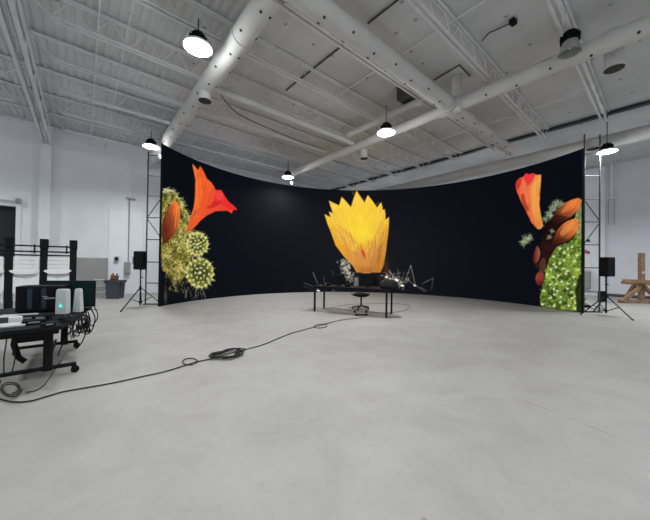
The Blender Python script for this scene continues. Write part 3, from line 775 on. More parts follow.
# mixer-like box clipped to left stand
t = thing('adapter_box', 'small grey box beside the left loudspeaker', 'equipment box', (cl[0]-.26, cl[1]+.12, 1.42))
b = MB(); b.box((0, 0, 0), (.1, .12, .24), None, .01); b.build('case', M['grey'], t)
b = MB(); b.bar((.04, 0, 0), (.1, -.03, 0), .03, .03); b.build('bracket', M['blackmetal'], t)

# ---------------------------------------------------------------- left wall fittings
def wall_pt(px):           # v where the sight line meets the left wall
    k = (px-325)/F; Y = U1/(UX*k+UY); X = k*Y; return X*VX+Y*VY, Y
def fit_left(name, label, cat, x0, x1, y0, y1, dpt, m, Hz=260.2, off=.0):
    va, Ya = wall_pt(x0); vb, Yb = wall_pt(x1); Y = (Ya+Yb)/2; z1 = zof(y0, Y, Hz); z0 = zof(y1, Y, Hz)
    t = root_b(name, label, cat, U1-dpt/2-off, (va+vb)/2, z0)
    b = MB(); b.box((0, 0, (z1-z0)/2), (vb-va, dpt, z1-z0), None, .008); b.build('case', m, t)
    return t, vb-va, z1-z0
t, w_, h_ = fit_left('wall_phone', 'small dark wall unit above the slate waste bin', 'wall unit', 114, 118.4, 256.5, 261.5, .09, M['grey'], off=.07)
b = MB(); b.box((0, -.055, h_*.55), (w_*.7, .02, h_*.5)); b.build('face', M['black'], t)
t, w_, h_ = fit_left('electrical_box', 'grey electrical box on the left wall beside the left loudspeaker', 'electrical box', 124, 130, 262, 273, .16, M['grey'], off=.07)
b = MB(); b.box((0, -.085, h_*.5), (w_*.84, .012, h_*.86)); b.build('cover', M['dado'], t)
va, Ya = wall_pt(128); ztop = zof(164, Ya, 260.4)
t = root_b('conduit_pipe', 'thin vertical conduit on the left wall with a white upper sleeve', 'conduit', U1-.1, va)
b = MB(); b.tube([(0, 0, zof(197, Ya, 260.4)), (0, 0, ztop)], .038, 10); b.build('sleeve', M['white'], t)
b = MB(); b.tube([(0, 0, zof(262, Ya, 260.4)), (0, 0, zof(197, Ya, 260.4))], .022, 8); b.build('pipe', M['grey'], t)
b = MB(); b.box((.05, 0, zof(198, Ya, 260.4)), (.34, .12, .06), None, .01); b.build('bracket', M['lgrey'], t)
t, w_, h_ = fit_left('door_closer', 'dark sensor box over the dark doorway', 'sensor', 15, 19.5, 199, 204, .14, M['grey'], 258.9, .04)
b = MB(); b.tube([(0, 0, h_*.4), (-1.6, 0, h_*.3)], .03, 8); b.build('pipe', M['lgrey'], t)

# bin
def tapered(b, w0, d0, w1, d1, z0, z1):
    vs = [(sx*w0/2, sy*d0/2, z0) for sx, sy in ((-1,-1),(1,-1),(1,1),(-1,1))]+[(sx*w1/2, sy*d1/2, z1) for sx, sy in ((-1,-1),(1,-1),(1,1),(-1,1))]
    b.add(vs, [(0,3,2,1), (4,5,6,7), (0,1,5,4), (1,2,6,5), (2,3,7,6), (3,0,4,7)])
pb = at(112.5, 299); 
t = thing('waste_bin', 'slate blue tapered bin with flared rim against the left wall', 'bin', (pb.x-.05, pb.y+.2, 0), .1)
b = MB(); tapered(b, .42, .34, .48, .38, 0, .6); b.build('body', M['bin'], t)
b = MB(); tapered(b, .54, .42, .56, .44, .58, .68); b.build('rim', M['bin'], t)
for s in (-1, 1):
    b = MB(); b.box((s*.26, 0, .55), (.05, .2, .12), None, .01); b.build('handle', M['bin'], t)
t = thing('cloth_bundle', 'reddish brown crumpled bundle lying on the slate bin', 'cloth', (pb.x-.1, pb.y+.2, .68), .1)
b = MB()
for k, (x, h, r) in enumerate(((-.09, .20, .03), (-.04, .26, .032), (.02, .17, .03), (.08, .25, .034), (.13, .16, .028))):
    b.tube([(x*.7, 0, .02), (x, .02*math.sin(k), h*.5), (x*1.2, 0, h)], [r, r*1.05, r*.55], 8)
b.build('fold', M['redbrown'], t)
b = MB(); b.box((0, 0, .05), (.24, .16, .1), None, .035); b.build('base', M['redbrown'], t)
# small grey crates beside the bin
for k, (z, s, lab) in enumerate(((0, .30, 'lowest grey crate in the small pile left of the bin'), (.23, .28, 'middle grey crate in the small pile left of the bin'), (.46, .26, 'topmost grey crate in the small pile left of the bin'))):
    p = at(97.5, 298); t = thing('storage_crate', lab, 'crate', (p.x-.1, p.y+.2, z), .62, 'grey crates left of the bin')
    b = MB(); tapered(b, s, s, s+.03, s+.03, 0, .21); b.build('body', M['dado'] if k != 1 else M['grey'], t)
    b = MB(); b.box((0, 0, .212), (s+.05, s+.05, .03), None, .006); b.build('lid', M['lgrey'], t)

# ---------------------------------------------------------------- right wall fittings
def rw(px, Hz, py):
    k = (px-325)/F; Y = V1/(VX*k+VY); X = k*Y; return X*UX+Y*UY, Y
def fit_right(name, label, cat, x0, x1, y0, y1, dpt, m, Hz=266.9):
    ua, Ya = rw(x0, 0, 0); ub, Yb = rw(x1, 0, 0); Y = (Ya+Yb)/2; z1 = zof(y0, Y, Hz); z0 = zof(y1, Y, Hz)
    t = root_b(name, label, cat, (ua+ub)/2, V1-.125-dpt/2, z0)
    b = MB(); b.box((0, 0, (z1-z0)/2), (dpt, abs(ua-ub), z1-z0), None, .008); b.build('case', m, t)
    return t, abs(ua-ub), z1-z0
fit_right('notice_sheet', 'white sheet fixed to the right wall, seen through the right truss', 'notice', 583, 591.5, 257, 270.5, .03, M['white'])
t, w_, h_ = fit_right('electrical_cabinet', 'grey cabinet below the white sheet on the right wall', 'cabinet', 583, 591.5, 271.5, 288.5, .25, M['grey'])
b = MB(); b.box((-.13, 0, h_/2), (.012, w_*.88, h_*.92)); b.build('door', M['dado'], t)
fit_right('pink_sign', 'small pink sign above the white sheet on the right wall', 'sign', 583, 588, 250.3, 253.6, .03, M['pink'])
fit_right('alarm_button', 'small dark round button beside the pink sign on the right wall', 'button', 588.4, 590, 251.5, 253.8, .06, M['black'])
fit_right('thermostat', 'small dark box above the pink sign on the right wall', 'wall unit', 587.5, 590, 239.7, 242, .06, M['black'])
ua, Ya = rw(611.5, 0, 0)
t = root_b('conduit_pipe', 'white vertical conduit on the right wall below the right lamp', 'conduit', ua, V1-.08)
b = MB(); b.tube([(0, 0, zof(197, Ya, 267.1)), (0, 0, zof(163, Ya, 267.1))], .04, 10); b.build('sleeve', M['white'], t)
b = MB(); b.box((0, 0, zof(198, Ya, 267.1)), (.12, .36, .05), None, .01); b.build('bracket', M['white'], t)
for s in (-.1, .1):
    b = MB(); b.tube([(0, s, zof(225, Ya, 267.1)), (0, s, zof(198, Ya, 267.1))], .012, 8); b.build('pipe', M['grey'], t)
b = MB(); b.box((0, 0, 0), (.14, 1.3, ZC-.1))
o = b.build('trim_7', M['panel'], None, bu(rw(587, 0, 0)[0], V1-.05, ZC/2-.05), ANG); tag(o, kind='structure')

# timber stand
pw = at(641.5, 303.5)
t = thing('timber_stand', 'brown cross-braced timber stand with tall post by the right wall', 'timber stand', (pw.x+.05, pw.y+.1, 0), -.05)
b = MB(); b.box((.05, 0, 1.0), (.16, .14, 2.0), None, .01); b.build('post', M['wood'], t)
b = MB(); b.box((.1, -.16, .86), (1.75, .1, .14), Matrix.Rotation(.03, 3, 'Y'), .01); b.build('rail', M['wood'], t)
for s in (-1, 1):
    b = MB(); b.bar((s*.72, -.06, .06), (-s*.12+.02, -.06, .84), .1, .12); b.build('brace', M['wood'], t)
for s in (-1, 1):
    b = MB(); b.box((s*.78*.5, 0, .06), (.78, .16, .12), None, .01); b.build('foot', M['wood'], t)
b = MB(); b.box((0, .2, .78), (.16, 1.0, .12), None, .01); b.bar((0, .62, .05), (0, .2, .75), .1, .1); b.build('rear_brace', M['wood'], t)
b = MB(); b.tube([(.05, -.07, 1.22), (.05, -.078, 1.22)], .05, 10); b.build('knot_patch', M['lgrey'], t)

# small things on the floor, right
path_tube('floor_cable', 'thin black cable trailing on the floor behind the right tripod', 'cable',
          [at(x, y, .012) for x, y in ((586, 298), (584, 303), (588, 307), (595, 309), (600, 310.5), (607, 311))], .012, M['cable'])
t = thing('sandbag', 'small black bag on the floor behind the right truss', 'bag', at(586, 307.5), .2)
b = MB(); b.box((0, 0, .05), (.24, .16, .1), None, .04); b.build('bag', M['rubber'], t)
b = MB(); b.tube([(-.07, 0, .09), (-.04, 0, .14), (.04, 0, .14), (.07, 0, .09)], .01, 6); b.build('handle', M['rubber'], t)
t = thing('floor_box', 'small black case at the foot of the right wall beside the tripod', 'case', at(601.5, 301.5), ANG)
b = MB(); b.box((0, 0, .22), (.2, .22, .42), None, .02); b.build('case', M['black'], t)
b = MB(); b.box((0, 0, .005), (.22, .24, .01)); b.build('base', M['rubber'], t)

# ---------------------------------------------------------------- chair cart with white folding chairs
cp = Vector((-6.04, 5.8, 0))
cart = thing('chair_cart', 'black steel rack holding a row of white folding chairs at left', 'chair rack', cp, ANG)
sp = .487
for k in (-1.5, -.5, .5, 1.5):
    b = MB(); b.box((k*sp+(.03 if k < 1 else 0), 0, .93), (.115, .1, 1.7), None, .006); o = b.build('post', M['blackmetal'], cart)
    b = MB(); b.box((k*sp+(.03 if k < 1 else 0), 0, 1.74), (.13, .14, .2), None, .01); b.build('post_cap', M['black'], o)
for z in (1.69, 1.575, 1.50):
    b = MB(); b.box((0, .02, z), (3*sp, .03, .03)); b.build('rail', M['blackmetal'], cart)
b = MB(); b.box((0, .35, .1), (3*sp+.1, .9, .05)); b.build('base_frame', M['blackmetal'], cart)
for s in (-1, 1):
    for y in (0, .7):
        b = MB(); b.tube([(s*.68-.015, y, .05), (s*.68+.015, y, .05)], .05, 14); b.build('caster', M['rubber'], cart)
b = MB(); b.box((0, .72, .9), (3*sp, .04, .04)); 
for s in (-1, 1): b.bar((s*1.5*sp, .72, .1), (s*1.5*sp, .72, 1.5), .04); b.bar((s*1.5*sp, .02, 1.48), (s*1.5*sp, .72, 1.48), .04)
b.build('rear_frame', M['blackmetal'], cart)
for k in (-.36, .13, .62):
    b = MB(); b.box((k+.0, .03, 1.63), (.025, .025, .18)); b.build('hook_bar', M['blackmetal'], cart)
def make_chair(label):
    t = thing('folding_chair', label, 'folding chair', (0, 0, 0), ANG, 'white folding chairs hung on the rack')
    b = MB(); w = .395                              # back panel: frame plus slats leaves the curved slots open
    zs0, zs1 = 1.165, 1.46
    b.box((-w/2+.025, 0, (zs0+zs1)/2), (.05, .025, zs1-zs0), None, .008); b.box((w/2-.025, 0, (zs0+zs1)/2), (.05, .025, zs1-zs0), None, .008)
    for z, h in ((1.435, .055), (1.355, .062), (1.27, .062), (1.195, .07)):
        n = 10; P = []
        for j in range(n+1):
            x = -w/2+.03+(w-.06)*j/n; s = math.cos((j/n-.5)*PI); P.append((x, z-h/2+.006*s))
        for j in range(n, -1, -1):
            x = -w/2+.03+(w-.06)*j/n; s = math.cos((j/n-.5)*PI); P.append((x, z+h/2-.008*s))
        b.prism(P, -.01, .01)
    b.prism([(-w/2-.02, 1.175), (-w*.42, 1.135), (-w*.2, 1.115), (w*.2, 1.115), (w*.42, 1.135), (w/2+.02, 1.175), (w/2, 1.20), (-w/2, 1.20)], -.022, .012)
    b.build('backrest', M['white'], t)
    b = MB(); n = 12
    P = [(-w/2-.01, 1.09), (-w*.42, 1.07), (-w*.25, 1.04), (0, 1.02), (w*.25, 1.04), (w*.42, 1.07), (w/2+.01, 1.09), (w/2+.01, .80), (w*.45, .74), (-w*.45, .74), (-w/2-.01, .80)]
    b.prism(P, -.015, .015); b.build('seat', M['white'], t)
    b = MB(); b.prism([(-w*.42, 1.115), (w*.42, 1.115), (w*.42, 1.0), (-w*.42, 1.0)], .02, .035); b.build('back_lower_panel', M['lgrey'], t)
    for s in (-1, 1):
        b = MB(); b.bar((s*(w/2-.01), .02, 1.44), (s*(w/2-.01), .02, .55), .025, .03); b.build('leg', M['white'], t)
        b = MB(); b.bar((s*(w/2-.05), .045, 1.05), (s*(w/2-.05), .045, .58), .025, .03); b.build('leg', M['white'], t)
    b = MB(); b.bar((-w/2+.01, .02, .68), (w/2-.01, .02, .68), .02, .02); b.build('stretcher', M['white'], t)
    return t
c0 = make_chair('white folding chair hung in the rack bay at the frame edge, mostly cut off')
for k, lab in ((-1, None), (0, 'white folding chair hung in the middle rack bay, behind the black computer'), (1, 'white folding chair hung in the right rack bay, above the teal monitor')):
    o = c0 if k == -1 else copy_tree(c0)
    if lab: o['label'] = lab
    q = cp+Vector((VX, VY, 0))*(k*sp+.005)+Vector((UX, UY, 0))*-.03; o.location = (q.x, q.y, 0)

# ---------------------------------------------------------------- rolling workstation at left (local x = v, y = u)
TZ = .66
tb = root_b('workstation_table', 'black wheeled workstation table loaded with computers at left', 'table', 4.45, 0)
b = MB(); TP = [(-1.0, .02), (-.17, .02), (.13, 1.65), (.13, 2.04), (-1.0, 2.04)]; n = 5
b.add([(x, y, TZ-.04) for x, y in TP]+[(x, y, TZ) for x, y in TP], [tuple(range(5))[::-1], tuple(range(5, 10))]+[(i, (i+1) % 5, (i+1) % 5+5, i+5) for i in range(5)]); b.build('tabletop', M['black'], tb)
b = MB(); b.box((-.55, 1.0, TZ-.07), (.7, 1.8, .06)); b.build('under_frame', M['blackmetal'], tb)
for j, uu in enumerate((.36, 1.68)):
    vx = -.3 if j == 0 else -.2
    b = MB(); b.box((vx, uu, .33), (.085, .08, .5), None, .006); b.build('leg', M['blackmetal'], tb)
    b = MB(); b.bar((-.74, uu, .11), (-.04, uu, .11), .06, .035); o = b.build('foot', M['blackmetal'], tb)
    for vx in (-.72, -.05):
        b = MB(); b.tube([(vx, uu-.012, .042), (vx, uu+.012, .042)], .042, 16); b.build('caster', M['rubber'], tb)
        b = MB(); b.box((vx-.01, uu, .082), (.05, .04, .04), None, .006); b.build('caster_fork', M['blackmetal'], tb)
b = MB(); b.bar((-.3, .36, .16), (-.3, 1.68, .16), .03, .03); b.build('stretcher', M['blackmetal'], tb)
b = MB(); b.box((-.45, .9, TZ-.16), (.3, 1.1, .1)); b.build('cable_tray', M['blackmetal'], tb)
b = MB(); b.tube([(-.58, .5, TZ-.1), (-.6, .48, .42), (-.56, .47, .26), (-.5, .46, .2)], .03, 8); b.build('cable_sleeve', M['rubber'], tb)

def mon(name, label, p, rz, w, h, zb, scr, gap=.06, group=None):
    t = thing(name, label, 'monitor', (p.x, p.y, zb), rz, group)
    b = MB(); b.box((0, 0, gap+h/2), (w, .035, h), None, .006); o = b.build('bezel', M['black'], t)
    b = MB(); b.box((0, -.0185, gap+h/2+.005), (w-.03, .003, h-.035)); b.build('display', scr, o)
    b = MB(); b.box((0, .05, gap/2+.1), (.07, .03, gap+.2)); b.build('neck', M['black'], t)
    b = MB(); b.box((0, .05, .006), (.28, .2, .012), None, .004); b.build('stand_base', M['black'], t)
    return t
mon('monitor', 'wide black monitor glowing faintly teal, right end of the left table', at(66, 309, TZ)+Vector((-.02, .1, 0)), .2, .68, .41, TZ, M['tealscreen'], .02)
def tower(px, py, w, h, d, label, led_on, rz=.2):
    p = at(px, py, TZ); t = thing('white_tower', label, 'desktop device', (p.x, p.y+d/2, TZ), rz, 'white towers on the left table')
    b = MB(); vs = []
    for z, s in ((0, 1), (h*.93, .93 if led_on else .72), (h, .8 if led_on else .55)):
        vs += [(sx*w*s/2, sy*d*s/2, z) for sx, sy in ((-1,-1),(1,-1),(1,1),(-1,1))]
    fs = [(3,2,1,0), (8,9,10,11)]+[(i+j, (i+1) % 4+j, (i+1) % 4+4+j, i+4+j) for j in (0, 4) for i in range(4)]
    b.add(vs, fs); b.build('case', M['lgrey'], t)
    b = MB(); b.box((0, 0, .006), (w*1.08, d*1.05, .012)); b.build('base', M['black'], t)
    if led_on:
        b = MB(); b.prism([(0, h*.45), (w*.2, h*.3), (-w*.2, h*.3)], -d/2-.004, -d/2+.02); b.cur = 0; b.tube([(0, -d/2-.004, h*.36), (0, -d/2+.02, h*.36)], w*.14, 14); b.build('indicator', M['teal'], t)
tower(59.5, 315, .125, .35, .10, 'white tower with a glowing teal mark, left of the pair', True)
tower(75.5, 313, .09, .345, .09, 'narrow white tapered tower, right of the pair, before the teal monitor', False)
p = at(31, 313.5, TZ)
t = thing('desktop_computer', 'black computer case with dim blue panels, left of the white towers', 'computer', (p.x-.04, p.y+.22, TZ), .45)
b = MB(); b.box((0, 0, .195), (.5, .32, .36), None, .01); b.build('case', M['black'], t)
for k in range(5):
    b = MB(); b.box((-.17+k*.075, -.163, .2), (.05, .008, .28)); b.build('drive_panel', M['dim'] if k % 2 else M['screen_dark'], t)
b = MB(); b.box((0, 0, .008), (.46, .28, .016)); b.build('feet', M['rubber'], t)
b = MB(); b.box((.12, -.166, .2), (.12, .004, .018)); b.box((.07, -.166, .225), (.06, .004, .012)); b.build('badge', M['grey'], t)
p = at(50, 309, TZ)
t = thing('black_tower', 'tall narrow black tower between the computer case and white towers', 'computer', (p.x+.09, p.y+.0, TZ), .3)
b = MB(); b.box((0, 0, .19), (.06, .14, .36), None, .008); b.build('case', M['black'], t)
b = MB(); b.box((0, -.072, .3), (.045, .006, .08)); b.build('panel', M['dim'], t)
p = at(20, 316.5, TZ)
t = thing('keyboard', 'pale keyboard lying before the black computer case', 'keyboard', (p.x-.02, p.y-.0, TZ), .45)
b = MB(); b.box((0, 0, .011), (.36, .12, .022), None, .006); b.build('body', M['white'], t)
b = MB()
for r in range(4):
    for c in range(13): b.box((-.156+c*.026, -.04+r*.026, .024), (.021, .021, .006))
b.build('keys', M['lgrey'], t)
p = at(11, 323.3, TZ)
t = thing('small_box', 'small white box on the near left corner of the table', 'box', (p.x, p.y+.05, TZ), .5)
b = MB(); b.box((0, 0, .035), (.1, .08, .07), None, .006); b.build('box', M['white'], t)
b = MB(); b.box((0, 0, .073), (.07, .05, .006)); b.build('lid', M['lgrey'], t)
p = at(4, 329, TZ)
t = thing('laptop', 'closed grey laptop on the near left edge of the table', 'laptop', (p.x-.1, p.y+.1, TZ), ANG)
b = MB(); b.box((0, 0, .008), (.33, .23, .014), None, .004); b.build('body', M['grey'], t)
b = MB(); b.box((0, 0, .019), (.33, .23, .007), None, .003); b.build('lid', M['lgrey'], t)
p = at(27, 320, TZ)
t = thing('switch_box', 'flat dark device on the table before the keyboard', 'electronic device', (p.x, p.y+.02, TZ), .6)
b = MB(); b.box((0, 0, .03), (.22, .14, .05), None, .006); b.build('case', M['black'], t)
b = MB(); b.box((0, -.071, .03), (.18, .004, .02)); b.build('ports', M['grey'], t)
p = at(83.5, 311, TZ)
t = thing('power_adapter', 'black adapter brick at the right edge of the left table', 'power adapter', (p.x, p.y, TZ), .3)
b = MB(); b.box((0, 0, .025), (.14, .07, .05), None, .01); b.build('brick', M['black'], t)
b = MB(); b.tube([(.07, 0, .02), (.12, 0, .015), (.16, .03, .01)], .006, 6); b.build('lead', M['cable'], t)
# hanging cables at the table's right end
rr = random.Random(5)
lab = ['outermost hanging cable loop at the right end of the left table', 'hanging cable loop just inside the outermost one', 'tangled cable drooping left of the outer loops',
       'short tangled cable under the right corner of the left table', 'long thin cable reaching the floor below the right corner', 'inner thick cable loop beside the rear table leg', 'thin cable dropping in front of the rear table leg']
edge = [(94, 306), (91, 309), (88, 312), (84, 314), (86, 312), (80, 316), (77, 317)]
shapes = [((97, 312), (97.5, 318), (92, 326), (89, 322)), ((95, 318), (92, 330), (86, 334), (83, 326)), ((90, 322), (84, 333), (80, 328), (78, 320)),
          ((86, 324), (83, 331), (79, 332), (76, 324)), ((87, 325), (84, 338), (80, 345), (76, 349)), ((82, 325), (78, 336), (73, 332), (74, 322)), ((72, 328), (66, 338), (60, 350), (58, 356))]
for k, (e, sh) in enumerate(zip(edge, shapes)):
    pe = at(*e, TZ+.004); d = math.hypot(pe.x, pe.y)
    def dep(q, Y=pe.y+.02):
        r = ray(*q); s = Y/r.y; return Vector((r.x*s, Y, max(.01, CH+r.z*s)))
    path_tube('hanging_cable', lab[k], 'cable', [pe]+[dep(q) for q in sh], .008, M['cable'], 'cables hanging off the left table', 5)
def tangle(name, label, cx, cy, sx, sy, Y, n, seed, r):
    q = random.Random(seed); pts_ = []
    for k in range(n):
        px_, py_ = cx+sx*q.uniform(-1, 1), cy+sy*q.uniform(-1, 1); rr_ = ray(px_, py_); s_ = (Y+q.uniform(-.1, .1))/rr_.y
        pts_.append(Vector((rr_.x*s_, rr_.y*s_, max(.02, CH+rr_.z*s_))))
    path_tube(name, label, 'cable', pts_, r, M['cable'], None, 5)
tangle('cable_tangle', 'dense black tangle of cables hanging under the right end of the left table', 84, 324, 7, 9, 4.25, 26, 3, .007)
tangle('cable_tangle', 'loose black tangle of thin cables below the under side near the rear table leg', 76, 331, 9, 9, 4.15, 14, 8, .005)
P = []
for k in range(26): P.append(at(rr.uniform(58, 88), rr.uniform(314.5, 320), TZ+.008+.02*(k % 4)))
path_tube('cable_tangle', 'black cables heaped on the table top before the white towers', 'cable', P, .008, M['cable'], None, 5)
for k, (px_, py_, w_, d_, h_, lab_) in enumerate(((42, 320, .16, .12, .07, 'black power brick on the table, nearest the white towers'), (34, 324, .2, .1, .05, 'low black box on the table, nearest the near leg'), (48, 326, .12, .08, .04, 'smallest black box by the near right corner of the table'))):
    p = at(px_, py_, TZ); t = thing('equipment_box', lab_, 'electronic device', (p.x, p.y, TZ), .5+.3*k, 'black boxes on the left table')
    b = MB(); b.box((0, 0, h_/2), (w_, d_, h_), None, .008); b.build('case', M['black'], t)
    b = MB(); b.box((0, -d_/2-.002, h_*.55), (w_*.5, .004, h_*.3)); b.build('ports', M['grey'], t)
# cable that lies on the floor from the table to the far chair
path_tube('floor_cable', 'long black cable running across the floor from left table to centre desk', 'cable',
          [at(x, y, .012) for x, y in ((-12, 395), (0, 399), (14, 402), (30, 401), (45, 397), (62, 392), (84, 388), (110, 383.5), (140, 377), (165, 371.5), (183, 366), (196, 362), (212, 358.5), (228, 354), (245, 349.5), (262, 345), (278, 338.5), (292, 333), (305, 329.5), (318, 326), (330, 322.5), (345, 319.5), (358, 318), (366, 316))], .0075, M['cable'])
def coil(name, label, pts_, r):
    return path_tube(name, label, 'cable', pts_, r, M['cable'], None, 6)
P = []
for k in range(70):
    a = k*.55; q = 1-.25*math.sin(k*1.7); P.append(at(228+14.5*q*math.cos(a)+1.5*math.sin(k*.9), 353.4-2.6*math.cos(a)*1.0-3.6*q*math.sin(a)-(.0), .02+.03*(k % 7)/7))
coil('cable_coil', 'dark bundled coil of cable lying halfway along the floor cable', P, .009)
path_tube('cable_loop', 'small single loop of cable left of the bundled coil', 'cable', [at(190+7.5*math.cos(a), 361.5+3.2*math.sin(a)-.2*math.cos(a), .014) for a in np.linspace(.9, 7.0, 16)], .007, M['cable'])
path_tube('cable_loop', 'small single loop of cable near the front left of the centre desk', 'cable', [at(320.5+6.5*math.cos(a), 326+1.9*math.sin(a)-.6*math.cos(a), .014) for a in np.linspace(.4, 6.6, 16)], .007, M['cable'])
P = [at(11+11*math.cos(a)*(1-.015*k), 389+8*math.sin(a)*(1-.02*k), .015+.004*k) for k, a in enumerate(np.linspace(0, 14, 26))]
coil('cable_coil', 'loose coil of cable round the near left caster', P, .006)
path_tube('floor_cable', 'black cable dropping from the table leg and trailing on the floor', 'cable', [at(x, y, .01) for x, y in ((26, 392), (34, 391), (43, 386), (50, 377), (56, 368), (62, 360))], .005, M['cable'])
for k, (xs, l2) in enumerate((((6, 345, 4, 375), 'thin cable hanging in front at the frame edge of the left table'), ((14, 342, 12, 372), 'thin cable hanging left of the near table leg'))):
    Y = 3.2; pts_ = []
    for x, y in ((xs[0]+1, 334), (xs[0], xs[1]), ((xs[0]+xs[2])/2+(2 if k else -1), 358), (xs[2], xs[3])):
        r = ray(x, y); s = Y/r.y; pts_.append(Vector((r.x*s, Y, CH+r.z*s)))
    path_tube('hanging_cable', l2, 'cable', pts_, .006, M['cable'], 'cables hanging off the left table', 5)

# ---------------------------------------------------------------- centre desk
pa, pb_ = Vector((1.64, 7.62, 0)), Vector((-.285, 8.50, 0)); dx = (pa-pb_); ln = dx.length; rz = math.atan2(dx.y, dx.x)
desk = thing('desk', 'long black desk with four straight legs before the yellow flower', 'desk', (pb_+pa)/2, rz)
DZ = .75; wd = .66
b = MB(); b.box((0, wd/2, DZ-.015), (ln+.08, wd+.08, .03), None, .005); b.build('desktop', M['black'], desk)
for x in (-ln/2, ln/2):
    for y in (0, wd):
        b = MB(); b.box((x, y, DZ/2-.015), (.045, .045, DZ-.03)); o = b.build('leg', M['blackmetal'], desk)
b = MB(); b.box((0, 0, DZ-.05), (ln, .03, .04)); b.box((0, wd, DZ-.05), (ln, .03, .04)); b.build('apron', M['blackmetal'], desk)
def on_desk(px, yloc):
    k = (px-325)/F; c = (pa+pb_)/2; ex = Vector((math.cos(rz), math.sin(rz), 0)); ey = Vector((-ex.y, ex.x, 0))
    o = c+ey*yloc; s = (k*o.y-o.x)/(ex.x-k*ex.y); return o+ex*s
p = on_desk(368.5, .32)
mon('monitor', 'black monitor in front of the base of the yellow flower', p, .1, .53, .36, DZ, M['screen_dark'], .04)
p = on_desk(338.5, .3)
mon('monitor', 'black monitor on the left half of the centre desk', p, -.15, .40, .30, DZ, M['screen_dark'], .04)
p = on_desk(356.5, .42)
t = thing('small_screen', 'small pale grey device standing left of the right-hand desk monitor', 'electronic device', (p.x, p.y, DZ), .1)
b = MB(); b.box((0, 0, .13), (.13, .05, .26), None, .008); b.build('case', M['grey'], t)
b = MB(); b.box((0, 0, .005), (.16, .1, .01)); b.build('base', M['black'], t)
p = on_desk(391, .3)
t = thing('equipment_bag', 'low rounded black bag on the right end of the centre desk', 'bag', (p.x-.04, p.y, DZ), rz)
b = MB(); b.lathe([(.0, 0), (.23, 0), (.26, .06), (.23, .16), (.14, .24), (.0, .26)], n=20); b.build('body', M['rubber'], t)
b = MB(); b.tube([(-.08, 0, .22), (-.05, 0, .29), (.05, 0, .29), (.08, 0, .22)], .012, 8); b.build('handle', M['rubber'], t)
p = on_desk(327, .3)
t = thing('equipment_case', 'small dark case near the left end of the centre desk', 'case', (p.x, p.y, DZ), rz)
b = MB(); b.box((0, 0, .035), (.22, .16, .07), None, .01); b.build('case', M['black'], t)
b = MB(); b.box((0, -.082, .04), (.06, .008, .02)); b.build('latch', M['grey'], t)
p = on_desk(348, .2)
t = thing('desk_device', 'small dark box between the two monitors on the centre desk', 'electronic device', (p.x, p.y, DZ), rz)
b = MB(); b.box((0, 0, .04), (.14, .14, .08), None, .012); b.build('case', M['black'], t)
b = MB(); b.tube([(0, 0, .08), (.01, 0, .15)], .006, 6); b.build('aerial', M['blackmetal'], t)

# office chair behind the desk
pc = at(361, 309.5)
oc = thing('office_chair', 'black swivel office chair with star base behind the centre desk', 'office chair', (pc.x, pc.y, 0), .15)
b = MB(); b.lathe([(.0, .40), (.16, .40), (.235, .43), (.24, .48), (.2, .505), (.0, .51)], n=24); b.build('seat', M['rubber'], oc)
b = MB(); b.box((0, .24, .80), (.42, .05, .46), Matrix.Rotation(-.1, 3, 'X'), .02); b.build('backrest', M['rubber'], oc)
b = MB(); b.tube([(0, .1, .40), (0, .27, .44), (0, .28, .66)], .02, 8); b.build('back_support', M['blackmetal'], oc)
b = MB(); b.tube([(0, 0, .1), (0, 0, .40)], .025, 12); b.build('column', M['blackmetal'], oc)
for s in (-1, 1):
    b = MB(); b.tube([(s*.2, .05, .42), (s*.28, .05, .45), (s*.28, .05, .62)], .013, 8); b.box((s*.28, .03, .64), (.06, .24, .03), None, .01); b.build('armrest', M['black'], oc)
for k in range(5):
    a = 2*PI*k/5+.3; b = MB(); b.bar((0, 0, .12), (.27*math.cos(a), .27*math.sin(a), .075), .04, .025); o = b.build('base_arm', M['blackmetal'], oc)
    b = MB(); b.tube([(.27*math.cos(a)-.015, .27*math.sin(a), .03), (.27*math.cos(a)+.015, .27*math.sin(a), .03)], .03, 12); b.build('caster', M['rubber'], o)
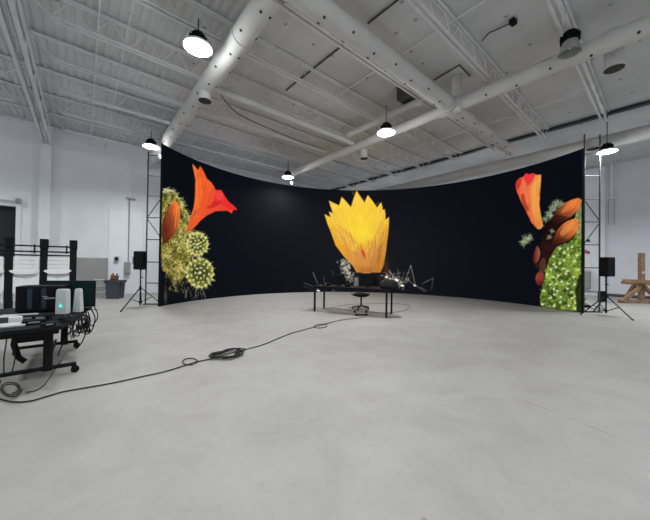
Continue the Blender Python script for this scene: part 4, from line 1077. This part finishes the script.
# power strip in front of the chair
p = at(361.5, 315.5)
t = thing('power_strip', 'black power strip on the floor in front of the office chair', 'power strip', (p.x, p.y, 0), .25)
b = MB(); b.box((0, 0, .02), (.36, .07, .04), None, .008); b.build('body', M['black'], t)
b = MB()
for k in range(4): b.box((-.12+k*.07, 0, .043), (.04, .04, .008))
b.build('sockets', M['grey'], t)
for k, (x, lb) in enumerate(((355, 'left plug in the floor power strip'), (366, 'right plug in the floor power strip'))):
    p = at(x, 314.5); t = thing('power_plug', lb, 'plug', (p.x, p.y-.02 if k else p.y, .05), .2, 'plugs at the power strip')
    b = MB(); b.box((0, 0, .03), (.05, .05, .06), None, .01); b.build('body', M['rubber'], t)
    b = MB(); b.tube([(0, 0, .06), (0, .05, .1), (.02, .12, .03)], .006, 6); b.build('lead', M['cable'], t)
path_tube('floor_cable', 'thin black cable curving on the floor under the centre desk', 'cable',
          [at(x, y, .01) for x, y in ((338, 306), (348, 304.6), (362, 304), (380, 303.6), (398, 303.8), (410, 306), (404, 310.5), (392, 312.5), (376, 313))], .005, M['cable'])
path_tube('floor_cable', 'thin black cable on the floor left of the office chair', 'cable',
          [at(x, y, .01) for x, y in ((326, 309), (334, 307.5), (342, 309), (352, 311), (357, 313))], .005, M['cable'])
# crack in the floor, a strip of dark filler
b = MB(); P = [(525, 402), (545, 408.5), (560, 415), (580, 422), (600, 430.5), (622, 439), (652, 450)]
P = [at(x, y, .001) for x, y in P]; L_ = []
for i, p in enumerate(P):
    d = (P[min(i+1, len(P)-1)]-P[max(i-1, 0)]).normalized(); nrm = Vector((-d.y, d.x, 0)); wq = .0035+.002*math.sin(i*2.1)
    L_ += [p+nrm*wq, p-nrm*wq]
b.add(L_, [(2*i, 2*i+1, 2*i+3, 2*i+2) for i in range(len(P)-1)])
tag(b.build('trim_8', mat('floor_crack', (.2, .19, .18), .9, noise=.4, scale=9)), kind='structure')

# ---------------------------------------------------------------- world, view
wd_ = bpy.data.worlds.new('world'); sc.world = wd_; wd_.use_nodes = True
wd_.node_tree.nodes['Background'].inputs['Color'].default_value = (.01, .01, .012, 1)
sc.view_settings.view_transform = 'Standard'; sc.view_settings.look = 'None'
sc.view_settings.exposure = 0; sc.view_settings.gamma = 1; sc.view_settings.use_curve_mapping = False
sc.cycles.max_bounces = 8; sc.cycles.diffuse_bounces = 5
